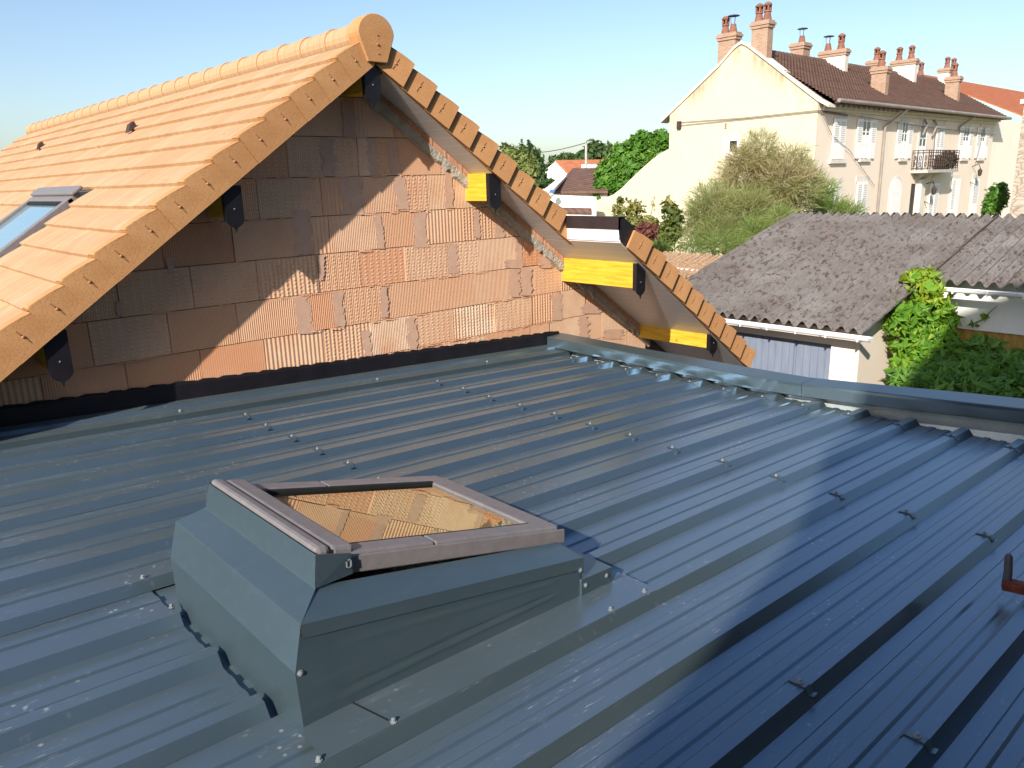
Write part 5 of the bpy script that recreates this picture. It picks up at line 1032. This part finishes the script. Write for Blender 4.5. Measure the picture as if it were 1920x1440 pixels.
# trees far away
for i, (nm, lab, mt, bl, dp, n, sz) in enumerate([
    ('willow_tree', 'pale green drooping tree just right of the roof verge', 'olive', [(955, 300, 18, 28), (975, 305, 22, 28), (990, 320, 18, 28), (965, 325, 22, 25)], 54, 2600, 0.22),
    ('dark_spiky_tree', 'dark green tree with two upright tips behind the pale one', 'fargreen', [(978, 275, 5, 14), (992, 275, 5, 14), (1000, 290, 12, 16), (945, 275, 7, 8), (1005, 310, 16, 22), (1012, 330, 15, 20), (985, 290, 20, 12)], 58, 2200, 0.2),
    ('round_dark_tree', 'large round dark tree behind the lamp post', 'fargreen', [(1115, 285, 22, 20), (1140, 290, 22, 20), (1095, 293, 14, 12)], 90, 2400, 0.34),
    ('dry_hedge_tree', 'low brownish tree line left of the lamp post', 'fargreen', [(1060, 297, 18, 10), (1085, 297, 16, 9), (1040, 302, 14, 9)], 100, 1500, 0.32),
    ('low_bush', 'dark bush below the far white gable', 'fargreen', [(1015, 345, 18, 8), (1030, 340, 12, 6)], 50, 500, 0.16)]):
    tb = at(bl[0][0], bl[0][1], dp); t_ = thing(nm, (tb[0], tb[1], GZ), lab, 'tree' if nm != 'low_bush' else 'bush')
    leaves('crown', mt, t_, blobs_px(bl, dp), n, sz, 0.5, 0.6 if nm == 'willow_tree' else 0.1, 0.4, 20+i); limbs(t_, (tb[0], tb[1], GZ), [tuple(at(b_[0], b_[1], dp)) for b_ in bl[:3]], 0.15)
for i in range(26):        # distant wood along the horizon
    a = math.radians(28+i*2.1); rr = random.Random(i); dp = rr.uniform(180, 320); x, y = dp*math.sin(a), dp*math.cos(a)
    if i == 0: wb = []; 
    wb.append((x, y, GZ+3.5, 7, 7, rr.uniform(3.5, 5.5)))
far = leaves('distant_wood', 'fargreen', None, wb, 9000, 0.9, 0.6, 0.5, 0.0, 40, origin=(150, 150, GZ)); tag(far, 'distant line of trees on the horizon', 'wood', kind='stuff')
# bush at the stone building
tb = at(1868, 380, 20.5); sb = thing('round_green_bush', (tb[0], tb[1], GZ), 'round bright green bush against the stone building', 'bush')
leaves('foliage', 'dgreen', sb, blobs_px([(1868, 372, 20, 28), (1878, 355, 10, 16), (1855, 388, 14, 16)], 20.5), 3000, 0.05, 0.5, 0.2, 0.5, 31); limbs(sb, (tb[0], tb[1], GZ), [tuple(at(1868, 370, 20.5)), tuple(at(1856, 388, 20.5))], 0.05)
# plants on the balcony
tb = (45.8, HY-0.45, -0.02); bp = thing('balcony_plants', tb, 'dark potted plants crowding the iron balcony', 'plant')
leaves('foliage', 'plum' if False else 'dkplant', bp, [(45.3, HY-0.55, 0.4, 0.6, 0.35, 0.42), (46.2, HY-0.55, 0.48, 0.75, 0.35, 0.48)], 1700, 0.09, 0.4, 0, 0.3, 33); mb = MB(); mb.lathe((45.5, HY-0.45, -0.02), [(0.16, 0), (0.22, 0.28)], 10); mb.lathe((46.2, HY-0.45, -0.02), [(0.16, 0), (0.22, 0.28)], 10); mb.build('plant_pot', 'pot', bp)
# creeper on the garage corner and the hedge below
tb = (11.2, 3.9, GZ); vn = thing('creeper', tb, 'bright green creeper climbing the garage corner onto its roof', 'creeper')
BV = []
for px, py, rx, ry, X in ((1725, 520, 32, 18, 11.4), (1735, 545, 32, 24, 11.3), (1745, 580, 38, 26, 11.3), (1700, 590, 34, 24, 10.9), (1680, 610, 24, 18, 10.6), (1740, 620, 40, 26, 11.2), (1700, 640, 34, 26, 10.8), (1725, 665, 36, 26, 10.8), (1690, 690, 24, 22, 10.5), (1770, 600, 22, 30, 11.5), (1780, 570, 14, 20, 11.6), (1770, 640, 30, 20, 11.2)):
    p = onX(px, py, X); s = (RC@p)[2]/FPX; BV.append((p[0], p[1], p[2], rx*s*0.9, rx*s, ry*s))
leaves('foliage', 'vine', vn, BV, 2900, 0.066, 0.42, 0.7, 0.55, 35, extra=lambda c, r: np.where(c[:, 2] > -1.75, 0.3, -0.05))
limbs(vn, (11.5, 4.05, GZ), [tuple(BV[i][:3]) for i in (0, 2, 4, 6, 8)], 0.03)
mb = MB(); tag_ = None
p = [onX(*a, 11.82) for a in ((1818, 610), (1845, 598), (1858, 583), (1870, 573))]; mb.tube([tuple(q) for q in p], [0.008, 0.006, 0.004, 0.003], 5); mb.build('runner_stem', 'bark', vn)
leaves('runner_leaves', 'vine', vn, [(*onX(1825, 608, 11.8), 0.06, 0.08, 0.04), (*onX(1846, 592, 11.8), 0.04, 0.06, 0.05)], 26, 0.05, 0.4, 0.5, 0.2, 37)
tb = (9.6, 2.6, GZ); hd = thing('garden_hedge', tb, 'dark green leafy hedge growing below the yellow panel', 'hedge')
BH = []
for px, py, rx, ry, X in ((1720, 715, 50, 26, 9.6), (1790, 690, 50, 34, 10.4), (1840, 660, 40, 28, 11.0), (1870, 690, 50, 26, 10.4), (1910, 680, 40, 22, 10.6), (1800, 725, 60, 22, 9.4), (1880, 725, 60, 24, 9.4), (1940, 715, 50, 30, 9.6), (1820, 700, 60, 22, 10.0), (1990, 700, 60, 30, 10), (2060, 700, 60, 30, 10)):
    p = onX(px, py, X); s = (RC@p)[2]/FPX; BH.append((p[0], p[1], p[2], rx*s*0.9, rx*s, ry*s))
leaves('foliage', 'hedge', hd, BH, 5200, 0.075, 0.36, 0.8, 0.55, 36)
mb = MB()
for b_ in BH: mb.tube([(b_[0], b_[1], GZ), (b_[0]+0.05, b_[1], b_[2])], [0.03, 0.01], 5)
mb.build('stems', 'bark', hd)
